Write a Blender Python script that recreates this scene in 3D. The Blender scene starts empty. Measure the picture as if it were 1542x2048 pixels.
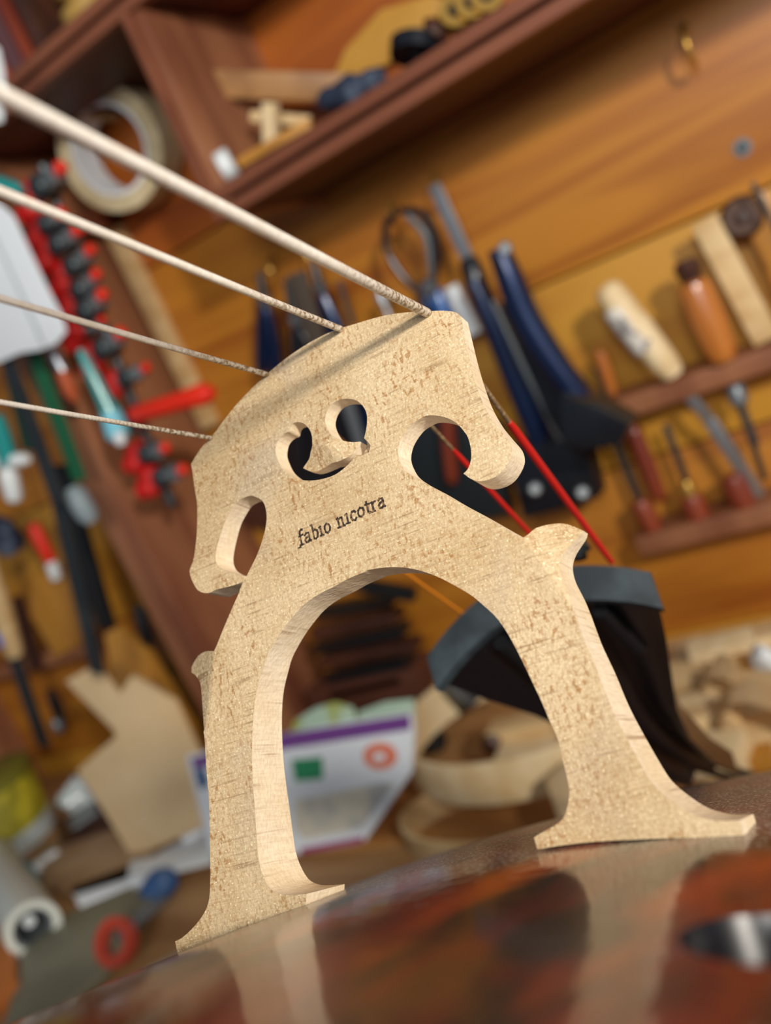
import bpy, bmesh, math, random
from mathutils import Vector, Matrix, geometry
import numpy as np
random.seed(7)
# ------------------------------------------------------------------ camera, world, light
FPX = 1850.0                                   # focal length for a 1542 px wide frame
CAMLOC = Vector((0, 0, 1.26))
RR = Matrix(((0.8025, 0.4302, -0.4135), (-0.2620, -0.3685, -0.8920), (-0.5361, 0.8241, -0.1830)))  # rows: camera right, down, forward in the room
S = bpy.context.scene
cd = bpy.data.cameras.new('camera'); cam = bpy.data.objects.new('camera', cd); S.collection.objects.link(cam); S.camera = cam
cam.matrix_world = Matrix.Translation(CAMLOC) @ Matrix((RR[0], -RR[1], -RR[2])).transposed().to_4x4()
cd.sensor_fit = 'HORIZONTAL'; cd.sensor_width = 36; cd.lens = 36*FPX/1542
cd.clip_start = 0.003
cd.dof.use_dof = True; cd.dof.focus_distance = 0.150; cd.dof.aperture_fstop = 17
S.view_settings.view_transform = 'Standard'; S.view_settings.look = 'None'; S.view_settings.gamma = 1
S.view_settings.use_curve_mapping = False; S.view_settings.exposure = 0.0
w = bpy.data.worlds.new('room_light'); S.world = w; w.use_nodes = True
bg = w.node_tree.nodes['Background']; bg.inputs[0].default_value = (0.62, 0.72, 0.85, 1); bg.inputs[1].default_value = 0.19

def lamp(name, loc, target, size, power, col):
    l = bpy.data.lights.new(name, 'AREA'); l.shape = 'DISK'; l.size = size; l.energy = power; l.color = col
    o = bpy.data.objects.new(name, l); S.collection.objects.link(o); o.location = loc
    o.rotation_euler = (Vector(target) - Vector(loc)).to_track_quat('-Z', 'Y').to_euler(); return o
lamp('bench_lamp', (0.70, -0.40, 1.63), (-0.15, 0.2, 1.2), 0.10, 13.5, (1, 0.93, 0.83))
lamp('fill_lamp', (0.25, -0.80, 1.62), (-0.4, 0.6, 1.25), 0.4, 10, (1, 0.98, 0.94))  # unseen soft lamp added in front to fill the shadows on the wall

# ------------------------------------------------------------------ frames of reference
WALL = 0.72; BENCH = 0.895
T3 = Matrix(((0.9867, -0.1156, -0.1140), (0.1588, 0.8336, 0.5291), (0.0339, -0.5401, 0.8409)))
M = Matrix.Translation(Vector((-0.0821, 0.0913, -0.0767)) + CAMLOC) @ T3.to_4x4()     # the cello lies tilted, tail end down on the bench
ID = Matrix.Identity(4)
def ray(px, py): return RR.transposed() @ Vector(((px-771)/FPX, (py-1024)/FPX, 1))
def P(px, py, off=0.0):            # point on the plane parallel to the back wall, off metres in front of it
    d = ray(px, py); return CAMLOC + d*((WALL-off)/d.y)
def B(px, py, h=0.0):              # point h above the bench top
    d = ray(px, py); return CAMLOC + d*((BENCH+h-CAMLOC.z)/d.z)
def H(px, py, p0, n):
    d = ray(px, py); n = Vector(n); return CAMLOC + d*((Vector(p0)-CAMLOC).dot(n)/d.dot(n))
def mpp(p): return (p-CAMLOC).dot(RR[2])/FPX      # metres per pixel at a point

# ------------------------------------------------------------------ materials
MATS = {}
def mat(name, col, rough=0.5, metal=0.0, coat=0.0, col2=None, sc=(30, 30, 30), lo=0.4, hi=0.6, detail=4.0, bump=None, distort=0.0, col3=None, sc3=None, lo3=.5, hi3=.6, croughness=.1, emit=None, trans=0.0, rot=None):
    if name in MATS: return MATS[name]
    m = bpy.data.materials.new(name); m.use_nodes = True; nt = m.node_tree; N = nt.nodes; L = nt.links
    b = N['Principled BSDF']; b.inputs['Roughness'].default_value = rough; b.inputs['Metallic'].default_value = metal
    b.inputs['Coat Weight'].default_value = coat; b.inputs['Coat Roughness'].default_value = croughness
    b.inputs['Transmission Weight'].default_value = trans
    b.inputs['Base Color'].default_value = (*col, 1)
    tc = N.new('ShaderNodeTexCoord')
    def noise(scale, det, dist=0.0):
        mp = N.new('ShaderNodeMapping'); mp.inputs['Scale'].default_value = scale
        if rot: mp.inputs['Rotation'].default_value = rot
        L.new(tc.outputs['Object'], mp.inputs[0])
        n = N.new('ShaderNodeTexNoise'); n.inputs['Scale'].default_value = 1; n.inputs['Detail'].default_value = det; n.inputs['Distortion'].default_value = dist
        L.new(mp.outputs[0], n.inputs['Vector']); return n
    def ramp(src, a, c):
        r = N.new('ShaderNodeMapRange'); r.inputs[1].default_value = a; r.inputs[2].default_value = c
        L.new(src, r.inputs[0]); return r.outputs[0]
    def mix(fac, A, Bc):
        x = N.new('ShaderNodeMix'); x.data_type = 'RGBA'; L.new(fac, x.inputs[0])
        for i, v in ((6, A), (7, Bc)):
            if isinstance(v, tuple): x.inputs[i].default_value = (*v, 1)
            else: L.new(v, x.inputs[i])
        return x.outputs[2]
    out = col
    if col2: out = mix(ramp(noise(sc, detail, distort).outputs[0], lo, hi), col, col2)
    if col3: out = mix(ramp(noise(sc3, 3).outputs[0], lo3, hi3), out, col3)
    if not isinstance(out, tuple): L.new(out, b.inputs['Base Color'])
    if bump:
        bp = N.new('ShaderNodeBump'); bp.inputs['Strength'].default_value = bump[1]; bp.inputs['Distance'].default_value = bump[2]
        L.new(noise(bump[0] if isinstance(bump[0], tuple) else (bump[0],)*3, 3).outputs[0], bp.inputs['Height']); L.new(bp.outputs[0], b.inputs['Normal'])
    if emit: b.inputs['Emission Color'].default_value = (*emit[0], 1); b.inputs['Emission Strength'].default_value = emit[1]
    m['mix'] = 1; MATS[name] = m; return m
def srgb(r, g, b): return tuple(((c/255)/12.92 if c/255 < .04045 else ((c/255+.055)/1.055)**2.4) for c in (r, g, b))
PINE = mat('orange_pine', srgb(190, 124, 36), .5, col2=srgb(150, 82, 18), sc=(2.2, 1, 26), lo=.42, hi=.68, distort=.8, coat=.2, croughness=.3)
PINE2 = mat('yellow_pine', srgb(198, 142, 46), .5, col2=srgb(170, 104, 28), sc=(2, 1, 24), lo=.45, hi=.75, distort=.7, coat=.2, croughness=.3)
PINE3 = mat('red_pine', srgb(176, 96, 28), .5, col2=srgb(136, 62, 18), sc=(2, 1, 22), lo=.42, hi=.7, distort=.7, coat=.2, croughness=.3)
SHELF = mat('brown_stained_wood', srgb(132, 78, 54), .5, col2=srgb(108, 58, 38), sc=(6, 20, 20), lo=.4, hi=.7)
SHELF2 = mat('brown_side_wood', srgb(164, 110, 76), .5, col2=srgb(112, 62, 44), sc=(20, 20, 4), lo=.4, hi=.7)
MAROON = mat('maroon_stained_wood', srgb(92, 40, 26), .55, col2=srgb(70, 28, 18), sc=(5, 20, 20))
BENCHW = mat('bench_wood', srgb(186, 142, 92), .5, col2=srgb(150, 104, 62), sc=(4, 30, 30), lo=.4, hi=.7)
PALE = mat('pale_wood', srgb(222, 192, 142), .55, col2=srgb(196, 158, 104), sc=(20, 60, 60), lo=.4, hi=.7)
PALE2 = mat('cream_wood', srgb(236, 214, 172), .55, col2=srgb(214, 182, 130), sc=(40, 12, 40), lo=.4, hi=.7)
PLY = mat('plywood_tan', srgb(232, 204, 160), .55, col2=srgb(218, 184, 136), sc=(8, 8, 20), lo=.35, hi=.75)
AMBER = mat('amber_wood', srgb(196, 138, 52), .45, col2=srgb(160, 104, 36), sc=(20, 20, 6), lo=.4, hi=.7, coat=.2)
HANDLE = mat('handle_wood', srgb(200, 128, 56), .35, coat=.5, col2=srgb(168, 92, 34), sc=(50, 50, 8), lo=.4, hi=.7)
REDWOOD = mat('red_handle_wood', srgb(142, 62, 36), .4, coat=.4, col2=srgb(116, 44, 26), sc=(50, 50, 8))
DARKWOOD = mat('dark_brown_wood', srgb(82, 46, 32), .5, col2=srgb(56, 30, 22), sc=(20, 20, 20))
BLACK = mat('black_metal', srgb(26, 30, 38), .32, metal=.3, coat=.3)
BLACKP = mat('black_plastic', srgb(20, 21, 24), .45)
BLUEM = mat('blue_black_metal', srgb(12, 34, 72), .3, metal=.5, coat=.5)
BLUEP = mat('blue_plastic', srgb(36, 92, 160), .35, coat=.4)
STEEL = mat('steel', srgb(186, 192, 198), .3, metal=.85)
GREYM = mat('grey_metal', srgb(120, 126, 130), .4, metal=.5)
DSTEEL = mat('dark_steel', srgb(74, 84, 88), .4, metal=.5, col2=srgb(54, 60, 64), sc=(10, 10, 10))
BRASS = mat('brass', srgb(200, 158, 80), .35, metal=.8)
RED = mat('red_rubber', srgb(196, 14, 10), .6)
ORANGE = mat('orange_red_plastic', srgb(226, 40, 12), .5)
TEAL = mat('teal_plastic', srgb(30, 142, 140), .35, coat=.4)
GREEN = mat('green_fabric', srgb(18, 92, 60), .7)
LTEAL = mat('light_blue_plastic', srgb(120, 196, 214), .35, coat=.4)
WHITE = mat('white_plastic', srgb(226, 232, 234), .4)
PAPER = mat('white_paper', srgb(226, 232, 238), .75)
CREAM = mat('masking_tape', srgb(218, 202, 164), .7, col2=srgb(200, 182, 142), sc=(60, 60, 60))
GREYG = mat('grey_green_board', srgb(136, 134, 112), .6, col2=srgb(118, 116, 96), sc=(12, 12, 12))
YELLOW = mat('yellow_plastic', srgb(206, 190, 48), .5, col2=srgb(150, 140, 40), sc=(30, 30, 30))
GLASSY = mat('cloudy_plastic', srgb(196, 206, 206), .3, coat=.5)
PURPLE = mat('purple_print', srgb(112, 62, 138), .6)
MAGENTA = mat('magenta_print', srgb(152, 40, 110), .6)
GREENP = mat('green_print', srgb(46, 142, 96), .6)
REDP = mat('coral_print', srgb(226, 126, 96), .6)
PICP = mat('faded_picture_print', srgb(214, 208, 190), .6, col2=srgb(176, 178, 176), sc=(30, 30, 30), lo=.45, hi=.6, col3=srgb(206, 196, 110), sc3=(22, 22, 22), lo3=.58, hi3=.64)
LEAFP = mat('pale_green_print', srgb(172, 196, 176), .6, col2=srgb(160, 170, 90), sc=(30, 30, 30), lo=.5, hi=.6)
BLUEC = mat('blue_cloth', srgb(48, 84, 132), .8, col2=srgb(110, 130, 160), sc=(30, 30, 30), lo=.5, hi=.65)
DBLUE = mat('dark_blue_cloth', srgb(34, 44, 66), .8, col2=srgb(88, 100, 120), sc=(40, 40, 40), lo=.5, hi=.65)

# ------------------------------------------------------------------ mesh helpers (all build in room metres unless given a frame)
def obj(name, bm, m, parent=None, frame=None, flat=False, angle=35):
    me = bpy.data.meshes.new(name)
    if isinstance(bm, bmesh.types.BMesh):
        bmesh.ops.recalc_face_normals(bm, faces=bm.faces); bm.to_mesh(me); bm.free()
    else: me = bm
    for mm in (m if isinstance(m, (list, tuple)) else [m]): me.materials.append(mm)
    if not flat:
        me.shade_smooth(); me.set_sharp_from_angle(angle=math.radians(angle))
    o = bpy.data.objects.new(name, me); S.collection.objects.link(o)
    if parent is not None: o.parent = parent
    F = base_of(o)
    if frame is None and F is not None:      # geometry was written in room metres: move it into the root's frame
        me.transform(F.inverted())
    elif frame is None and parent is None:
        c = sum((v.co for v in me.vertices), Vector())/max(1, len(me.vertices)); zmin = min(v.co.z for v in me.vertices)
        c.z = zmin; me.transform(Matrix.Translation(-c)); o.location = c; ROOTM[o.name] = Matrix.Translation(c)
    return o
ROOTM = {}
def base_of(o):
    p = o.parent
    while p is not None:
        if p.name in ROOTM: return ROOTM[p.name]
        p = p.parent
    return None
def thing(name, label, cat, loc=None, group=None, matrix=None):
    o = bpy.data.objects.new(name, None); S.collection.objects.link(o); o.empty_display_size = .01
    m_ = matrix if matrix is not None else Matrix.Translation(loc)
    o.matrix_world = m_; ROOTM[o.name] = m_.copy()
    o['label'] = label; o['category'] = cat
    if group: o['group'] = group
    return o
def tag(o, label, cat, group=None):
    o['label'] = label; o['category'] = cat
    if group: o['group'] = group
    return o
def struct(name, bm, m, parent=None):
    o = obj(name, bm, m, parent)
    if parent is None: o['kind'] = 'structure'
    return o
def box(bm, c, s, R=None, bev=0.0):
    r = bmesh.ops.create_cube(bm, size=1)
    vs = r['verts']
    mt = Matrix.Translation(Vector(c)) @ (R.to_4x4() if R is not None else ID) @ Matrix.Diagonal((*s, 1))
    bmesh.ops.transform(bm, matrix=mt, verts=vs)
    if bev:
        es = list({e for v in vs for e in v.link_edges})
        bmesh.ops.bevel(bm, geom=es, offset=bev, segments=2, affect='EDGES', profile=.6)
    return bm
def bxm(c, s, R=None, bev=0.001): bm = bmesh.new(); return box(bm, c, s, R, bev)
def frame_along(a, b, up=Vector((0, -1, 0))):     # local x along a->b, z towards up
    x = (b-a).normalized(); y = up.cross(x).normalized(); z = x.cross(y)
    return Matrix((x, y, z)).transposed()
def bar(p0, p1, wpx, t, off, bev=.001, bm=None):    # flat bar parallel to the wall between two sightings; w in px, t metres
    a = P(*p0, off); b = P(*p1, off); w = wpx*mpp((a+b)/2)
    bm = bm or bmesh.new()
    return box(bm, (a+b)/2, ((b-a).length, w, t), frame_along(a, b), bev)
def beam(a, b, w, t, bev=.001, up=Vector((0, -1, 0)), bm=None):
    bm = bm or bmesh.new()
    return box(bm, (a+b)/2, ((b-a).length, w, t), frame_along(a, b, up), bev)
def tube(pts, rad, seg=12, bm=None, cap=True):
    bm = bm or bmesh.new(); pts = [Vector(p) for p in pts]
    if not isinstance(rad, (list, tuple)): rad = [rad]*len(pts)
    rings = []; ref = None
    for i, p in enumerate(pts):
        d = (pts[min(i+1, len(pts)-1)]-pts[max(i-1, 0)]).normalized()
        if ref is None: ref = d.orthogonal().normalized()
        ref = (ref-d*ref.dot(d)).normalized(); o = d.cross(ref)
        rings.append([bm.verts.new(p+(ref*math.cos(2*math.pi*k/seg)+o*math.sin(2*math.pi*k/seg))*rad[i]) for k in range(seg)])
    for A, C in zip(rings, rings[1:]):
        for k in range(seg): bm.faces.new((A[k], A[(k+1) % seg], C[(k+1) % seg], C[k]))
    if cap: bm.faces.new(rings[0][::-1]); bm.faces.new(rings[-1])
    return bm
def lathe(a, b, prof, seg=20, bm=None):             # prof: (fraction along a->b, radius)
    return tube([a+(b-a)*s for s, r in prof], [max(r, 1e-5) for s, r in prof], seg, bm)
def spline(pts, n=6):
    pts = [Vector(p) for p in pts]; out = []
    q = [pts[0]*2-pts[1]]+pts+[pts[-1]*2-pts[-2]]
    for i in range(1, len(q)-2):
        for k in range(n):
            t = k/n; a, b, c, d = q[i-1:i+3]
            out.append(.5*((2*b)+(c-a)*t+(2*a-5*b+4*c-d)*t*t+(3*b-a-3*c+d)*t**3))
    out.append(pts[-1]); return out
def prism(poly, vec, bm=None, bev=0.0):             # poly: room points in a plane, extruded by vec
    bm = bm or bmesh.new(); vec = Vector(vec)
    a = [bm.verts.new(p) for p in poly]; b = [bm.verts.new(p+vec) for p in poly]; n = len(poly)
    fs = [bm.faces.new(a), bm.faces.new(b[::-1])]
    for i in range(n): fs.append(bm.faces.new((a[i], b[i], b[(i+1) % n], a[(i+1) % n])))
    if bev:
        bmesh.ops.recalc_face_normals(bm, faces=fs)
        bmesh.ops.bevel(bm, geom=list({e for f in fs[:2] for e in f.edges}), offset=bev, segments=2, affect='EDGES', profile=.6)
    return bm
def wprism(pxs, off, t, bev=.0008): return prism([P(x, y, off) for x, y in pxs], (0, t, 0), bev=bev)
def bprism(pxs, h, t, bev=.0006): return prism([B(x, y, h) for x, y in pxs], (0, 0, -t), bev=bev)
def ring(c, n, r0, r1, t, seg=40, bm=None):         # washer/roll: axis n, thickness t
    bm = bm or bmesh.new(); n = Vector(n).normalized(); u = n.orthogonal().normalized(); v = n.cross(u)
    prof = [(r1, -t/2), (r1, t/2), (r0, t/2), (r0, -t/2)]
    rs = [[bm.verts.new(Vector(c)+(u*math.cos(2*math.pi*k/seg)+v*math.sin(2*math.pi*k/seg))*r+n*h) for r, h in prof] for k in range(seg)]
    for k in range(seg):
        A = rs[k]; C = rs[(k+1) % seg]
        for j in range(4): bm.faces.new((A[j], A[(j+1) % 4], C[(j+1) % 4], C[j]))
    return bm
def closed(contour, n=4):                            # (x, y, corner) loop -> smooth polyline split at the corners
    N = len(contour); cs = [i for i in range(N) if contour[i][2]]
    if not cs:
        q = [Vector(c[:2]) for c in contour]; out = []
        for i in range(N):
            a, b, c, d = q[i-1], q[i], q[(i+1) % N], q[(i+2) % N]
            for k in range(n):
                t = k/n; out.append(.5*((2*b)+(c-a)*t+(2*a-5*b+4*c-d)*t*t+(3*b-a-3*c+d)*t**3))
        return out
    out = []
    for j, i0 in enumerate(cs):
        i1 = cs[(j+1) % len(cs)]
        idx = [(i0+k) % N for k in range(((i1-i0) % N or N)+1)]
        p = [Vector(contour[i][:2]) for i in idx]
        out += (spline(p, n) if len(p) > 2 else p)[:-1]
    return out
def inside(pt, poly):
    r = False; x, y = pt; j = len(poly)-1
    for i in range(len(poly)):
        xi, yi = poly[i]; xj, yj = poly[j]
        if (yi > y) != (yj > y) and x < (xj-xi)*(y-yi)/(yj-yi)+xi: r = not r
        j = i
    return r
def slab(loops, grid, top, bot, layers=1):           # triangulated slab; loops[0] outline, the rest holes; top/bot give 3D points
    pts = []; edges = []
    for lp in loops:
        s = len(pts); pts += lp; edges += [(s+i, s+(i+1) % len(lp)) for i in range(len(lp))]
    nb = len(pts); arr = np.array([tuple(p) for p in pts])
    for g in grid:
        if np.min((arr[:, 0]-g[0])**2+(arr[:, 1]-g[1])**2) > GM[0]**2 and inside(g, loops[0]) and not any(inside(g, l) for l in loops[1:]): pts.append(Vector(g))
    v, e, f, ov, oe, of = geometry.delaunay_2d_cdt([Vector(p) for p in pts], edges, [], 2, 1e-9)
    bm = bmesh.new(); A = [bm.verts.new(top(*p)) for p in v]; C = [bm.verts.new(bot(*p)) for p in v]
    bm.verts.index_update(); ff = []
    for t in f:
        cx = sum(v[i][0] for i in t)/len(t); cy = sum(v[i][1] for i in t)/len(t)
        if not inside((cx, cy), loops[0]) or any(inside((cx, cy), l) for l in loops[1:]): continue
        ff.append(t); bm.faces.new([A[i] for i in t]).material_index = 0; bm.faces.new([C[i] for i in reversed(t)]).material_index = 0
    cnt = {}
    for t in ff:
        for i in range(len(t)):
            a, b = t[i], t[(i+1) % len(t)]; cnt[(a, b)] = 1
    mids = {}
    def chain(i):
        if i not in mids: mids[i] = [A[i]]+[bm.verts.new(A[i].co.lerp(C[i].co, k/layers)) for k in range(1, layers)]+[C[i]]
        return mids[i]
    for (a, b) in cnt:
        if (b, a) not in cnt:
            ca, cb = chain(a), chain(b)
            for k in range(layers): bm.faces.new((ca[k], ca[k+1], cb[k+1], cb[k])).material_index = 1
    return bm
GM = [0.0006]
OUT=[(-46.48,-0.3,1),(-46.67,1.72,1),(-44.85,2.14,0),(-42.25,3.35,0),(-40.18,4.71,0),(-38.71,6.31,0),(-37.83,8.72,0),(-37.02,12.96,0),(-36.31,17.28,0),(-35.59,21.6,0),(-35.35,24.6,0),(-35.1,27.71,0),(-34.74,30.76,0),(-34.56,32.93,0),(-34.74,34.88,0),(-34.99,38.83,0),(-35.31,41.98,0),(-36.92,44.04,0),(-38.64,45.23,1),(-38.36,46.37,0),(-35.86,47.43,0),(-33.11,47.35,0),(-29.77,46.31,1),(-29.05,47.09,0),(-26.85,49.77,0),(-24.81,52.14,0),(-22.65,54.56,0),(-21.75,55.74,0),(-19.26,58.14,0),(-17.3,60.16,0),(-15.44,62.77,0),(-14.24,65.36,0),(-13.99,67.56,0),(-14.43,69.17,0),(-15.54,70.28,0),(-16.63,70.99,0),(-18.29,71.15,0),(-19.71,70.92,0),(-21.16,70.0,0),(-22.82,68.57,0),(-24.42,66.34,0),(-25.79,64.03,0),(-26.32,62.48,0),(-26.13,61.08,0),(-25.21,59.91,0),(-23.71,58.83,0),(-20.79,57.18,1),(-21.24,56.59,0),(-22.3,56.3,0),(-24.51,56.48,0),(-27.18,56.81,0),(-29.14,56.8,0),(-31.05,57.81,0),(-32.09,59.77,0),(-32.49,62.12,0),(-31.38,63.68,0),(-30.31,66.23,0),(-29.33,69.61,0),(-28.56,73.73,0),(-28.52,77.26,0),(-28.46,80.22,0),(-28.48,82.09,1),(-27.04,83.27,0),(-24.96,84.6,0),(-22.73,85.53,0),(-19.48,87.47,0),(-16.41,89.16,0),(-12.57,90.78,0),(-8.23,92.23,0),(-4.04,93.27,0),(0.33,93.87,0),(4.5,94.0,0),(8.16,93.61,0),(11.17,93.02,0),(14.71,92.33,0),(18.12,91.39,0),(22.08,89.85,0),(24.58,88.66,0),(27.03,87.49,0),(28.94,86.21,0),(29.73,85.02,1),(29.43,81.25,0),(29.16,77.25,0),(29.08,74.04,0),(29.22,69.71,0),(29.94,66.0,0),(30.96,63.19,0),(31.74,61.13,0),(31.56,59.32,0),(30.4,57.93,0),(28.94,57.0,0),(27.33,56.72,0),(25.67,56.96,0),(24.32,57.75,0),(23.15,59.26,1),(24.08,59.74,0),(24.94,60.95,0),(25.37,62.52,0),(25.42,64.61,0),(25.0,66.03,0),(24.2,67.72,0),(22.96,69.17,0),(21.42,70.3,0),(19.67,71.08,0),(18.07,71.05,0),(16.55,70.7,0),(14.84,69.6,0),(13.79,68.48,0),(13.15,67.1,0),(13.14,65.56,0),(13.63,63.73,0),(14.87,61.98,0),(16.32,60.42,0),(17.83,58.86,0),(20.25,56.1,0),(23.05,53.15,0),(25.94,49.98,0),(29.49,46.08,1),(30.28,46.46,0),(31.4,47.18,0),(32.84,47.4,0),(34.36,47.26,0),(35.49,46.88,0),(36.48,46.11,0),(37.39,45.29,1),(36.76,44.45,0),(34.74,42.9,0),(33.57,41.24,0),(33.28,38.98,0),(33.71,36.12,0),(33.92,33.59,1),(33.99,31.06,0),(34.12,28.54,0),(34.61,24.59,0),(35.0,19.73,0),(35.67,15.74,0),(36.62,11.26,0),(37.46,8.33,0),(39.18,5.79,0),(41.2,3.73,0),(43.73,2.47,0),(46.49,1.9,1),(46.43,0.11,1),(40.8,0.98,0),(34.93,1.96,0),(27.39,3.06,0),(22.1,3.51,0),(19.46,3.62,1),(19.4,5.22,1),(20.79,5.61,0),(22.89,6.17,0),(24.18,6.77,0),(25.23,8.07,0),(26.08,9.88,0),(26.3,11.85,0),(26.39,14.14,0),(26.5,16.73,0),(26.1,19.2,0),(25.69,22.22,0),(25.21,24.8,0),(24.65,27.74,0),(24.08,30.43,0),(23.27,33.55,0),(22.22,36.18,0),(20.65,38.63,0),(19.31,40.49,0),(16.75,43.11,0),(14.48,45.18,0),(11.12,47.5,0),(7.46,49.1,0),(3.52,50.03,0),(2.16,49.98,0),(-0.68,49.91,0),(-3.64,49.51,0),(-6.71,49.22,0),(-10.06,48.39,0),(-13.09,46.82,0),(-15.78,45.03,0),(-18.6,42.66,0),(-20.21,40.53,0),(-22.1,37.54,0),(-23.37,34.48,0),(-24.41,30.97,0),(-25.36,26.9,0),(-26.05,22.51,0),(-26.52,18.22,0),(-26.97,14.55,0),(-27.28,11.13,0),(-26.91,8.55,0),(-25.96,6.43,0),(-24.32,5.33,0),(-22.29,4.83,0),(-19.31,4.47,1),(-19.87,2.82,1),(-24.55,2.49,0),(-30.24,1.7,0),(-36.05,1.11,0),(-41.98,0.19,0)]
HEART=[(-6.27,79.46,0),(-5.51,80.43,0),(-4.41,80.45,0),(-3.17,79.7,0),(-2.22,78.2,0),(-1.96,76.52,0),(-2.35,75.23,0),(-3.42,74.3,0),(-4.29,73.56,0),(-6.35,72.89,1),(-5.39,72.03,0),(-3.89,71.19,0),(-2.17,70.96,0),(0.03,70.93,1),(2.3,70.43,0),(4.25,70.74,0),(6.11,72.58,1),(4.95,72.88,0),(3.68,73.5,0),(2.31,74.55,0),(1.64,75.65,0),(1.2,77.4,0),(1.3,78.72,0),(2.11,79.94,0),(3.33,80.67,0),(4.91,80.74,0),(6.54,80.2,0),(7.94,79.18,0),(8.89,77.68,0),(9.21,76.09,0),(8.92,74.5,0),(8.23,72.91,0),(7.12,71.21,0),(5.58,69.8,0),(3.61,68.74,0),(1.11,68.07,0),(-1.33,68.21,0),(-3.9,68.86,0),(-6.0,69.89,0),(-7.8,71.47,0),(-9.21,73.5,0),(-9.73,75.68,0),(-9.74,77.16,0),(-8.98,78.63,0),(-8.08,79.24,0),(-7.15,79.44,0)]
# ================================================================== THE ROOM
zof = CAMLOC.z
# back wall: horizontal pine planks, each its own piece
bw = bmesh.new(); box(bw, (-.3, WALL+.035, 1.35), (2.6, .02, 1.5)); wall = struct('wall_back', bw, MAROON)
zs = [.60, .72, .83, .9205, 1.075, 1.2345, 1.40, 1.555, 1.70, 1.85, 2.05]
pm = [PINE3, PINE, PINE2, PINE, PINE2, PINE, PINE3, PINE, PINE2, PINE]
for i, (z0, z1) in enumerate(zip(zs, zs[1:])):
    obj('plank', bxm((-.3, WALL+.0125, (z0+z1)/2), (2.56, .025, z1-z0-.0016), bev=.002), pm[i], wall)
# knots and dark streak are part of the boards
fl = bmesh.new(); box(fl, (-.3, .3, -.02), (3.6, 2.6, .04)); struct('floor', fl, mat('floor_concrete', srgb(120, 116, 110), .7, col2=srgb(100, 96, 92), sc=(3, 3, 3)))
# a few screws / hooks / plugs on the wall
def screw(px, py, r, label):
    c = P(px, py, .002); t = thing('screw', label, 'screw', c)
    obj('screw_head', lathe(P(px, py, -.002), P(px, py, .004), [(0, r), (.7, r), (1, r*.7)], 16), DSTEEL, t)
    obj('washer', ring(P(px, py, .0005), (0, 1, 0), r*.9, r*1.9, .0015, 20), GREYM, t)
screw(1485, 295, .0032, 'small dark screw in the pine wall right of the empty hook')
k = bmesh.new(); 
def hook(px, py, label, s=1.0):
    t = thing('cup_hook', label, 'hook', P(px, py))
    pts = [P(px, py, -.004), P(px, py, .012*s)]
    c = P(px, py, .012*s)
    arc = [c+Vector((0, .010*s*math.sin(a)*1.0-.002, -.010*s+.010*s*math.cos(a))) for a in [math.radians(v) for v in (0, -40, -80, -120, -160, -185)]]
    obj('hook_wire', tube(spline(pts+arc[1:], 4), .0016*s, 8), BRASS, t)
    obj('collar', lathe(P(px, py, -.001), P(px, py, .003), [(0, .004), (.6, .004), (1, .002)], 12), BRASS, t)
hook(1368, 58, 'empty brass cup hook high on the pine wall, nothing hanging from it', 1.2)
hook(786, 408, 'brass cup hook above the blue-handled calipers')
hook(873, 352, 'brass cup hook holding the flat steel rule')
hook(545, 515, 'brass cup hook above the left bunch of pliers')
hook(620, 488, 'brass cup hook between the left bunch of pliers and the ceiling shelf')

# ------------------------------------------------------------------ shelving unit
YF = .58; dep = WALL-YF; yc = (WALL+YF)/2
def board(name, x0, x1, z0, z1, m, parent, y0=YF, y1=WALL): return obj(name, bxm(((x0+x1)/2, (y0+y1)/2, (z0+z1)/2), (x1-x0, y1-y0, z1-z0), bev=.0012), m, parent)
su = thing('shelving_unit', 'brown stained wooden shelving unit fixed to the pine wall, with dividers and shelves', 'shelf', (-.5, YF, BENCH))
zl = zof+.115; zu = zof+.266
xU1 = -.404
s1 = board('shelf_board', xU1+.001, .25, zl+.002, zl+.018, MAROON, su, YF+.012)
obj('edge_strip', bxm((-.077, YF+.006, zl+.0165), (.654, .012, .009), bev=.0012), SHELF, s1)
obj('edge_strip', bxm((-.077, YF+.006, zl+.004), (.654, .012, .009), bev=.0012), SHELF, s1)
s2 = board('shelf_board', -.80, .25, zu+.002, zu+.018, MAROON, su, YF+.012)
obj('edge_strip', bxm((-.275, YF+.006, zu+.0165), (1.05, .012, .009), bev=.0012), SHELF, s2)
obj('edge_strip', bxm((-.275, YF+.006, zu+.004), (1.05, .012, .009), bev=.0012), SHELF, s2)
d1 = board('divider', xU1, xU1+.014, zl-.001, zu+.001, SHELF2, su, YF+.005)
obj('edge_strip', bxm((xU1+.0035, YF+.002, (zl+zu)/2), (.0065, .008, zu-zl), bev=.001), SHELF, d1)
board('upright', -.662, -.625, BENCH, zu+.001, SHELF2, su)
board('upright', -1.20, -1.165, BENCH, zu+.001, SHELF2, su)
board('shelf_board', -.66, -.60, zof+.185, zof+.20, SHELF, su, YF+.02)
board('lit_edge_strip', -.618, -.600, zof-.02, zof+.2, PALE, su, WALL-.012, WALL)  # pale strip put in for the lit edge of the upright

# ------------------------------------------------------------------ things on the shelves
def cyl(name, label, cat, a, b, prof, m, group=None, seg=20): return tag(obj(name, lathe(a, b, prof, seg), m), label, cat, group)
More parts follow.
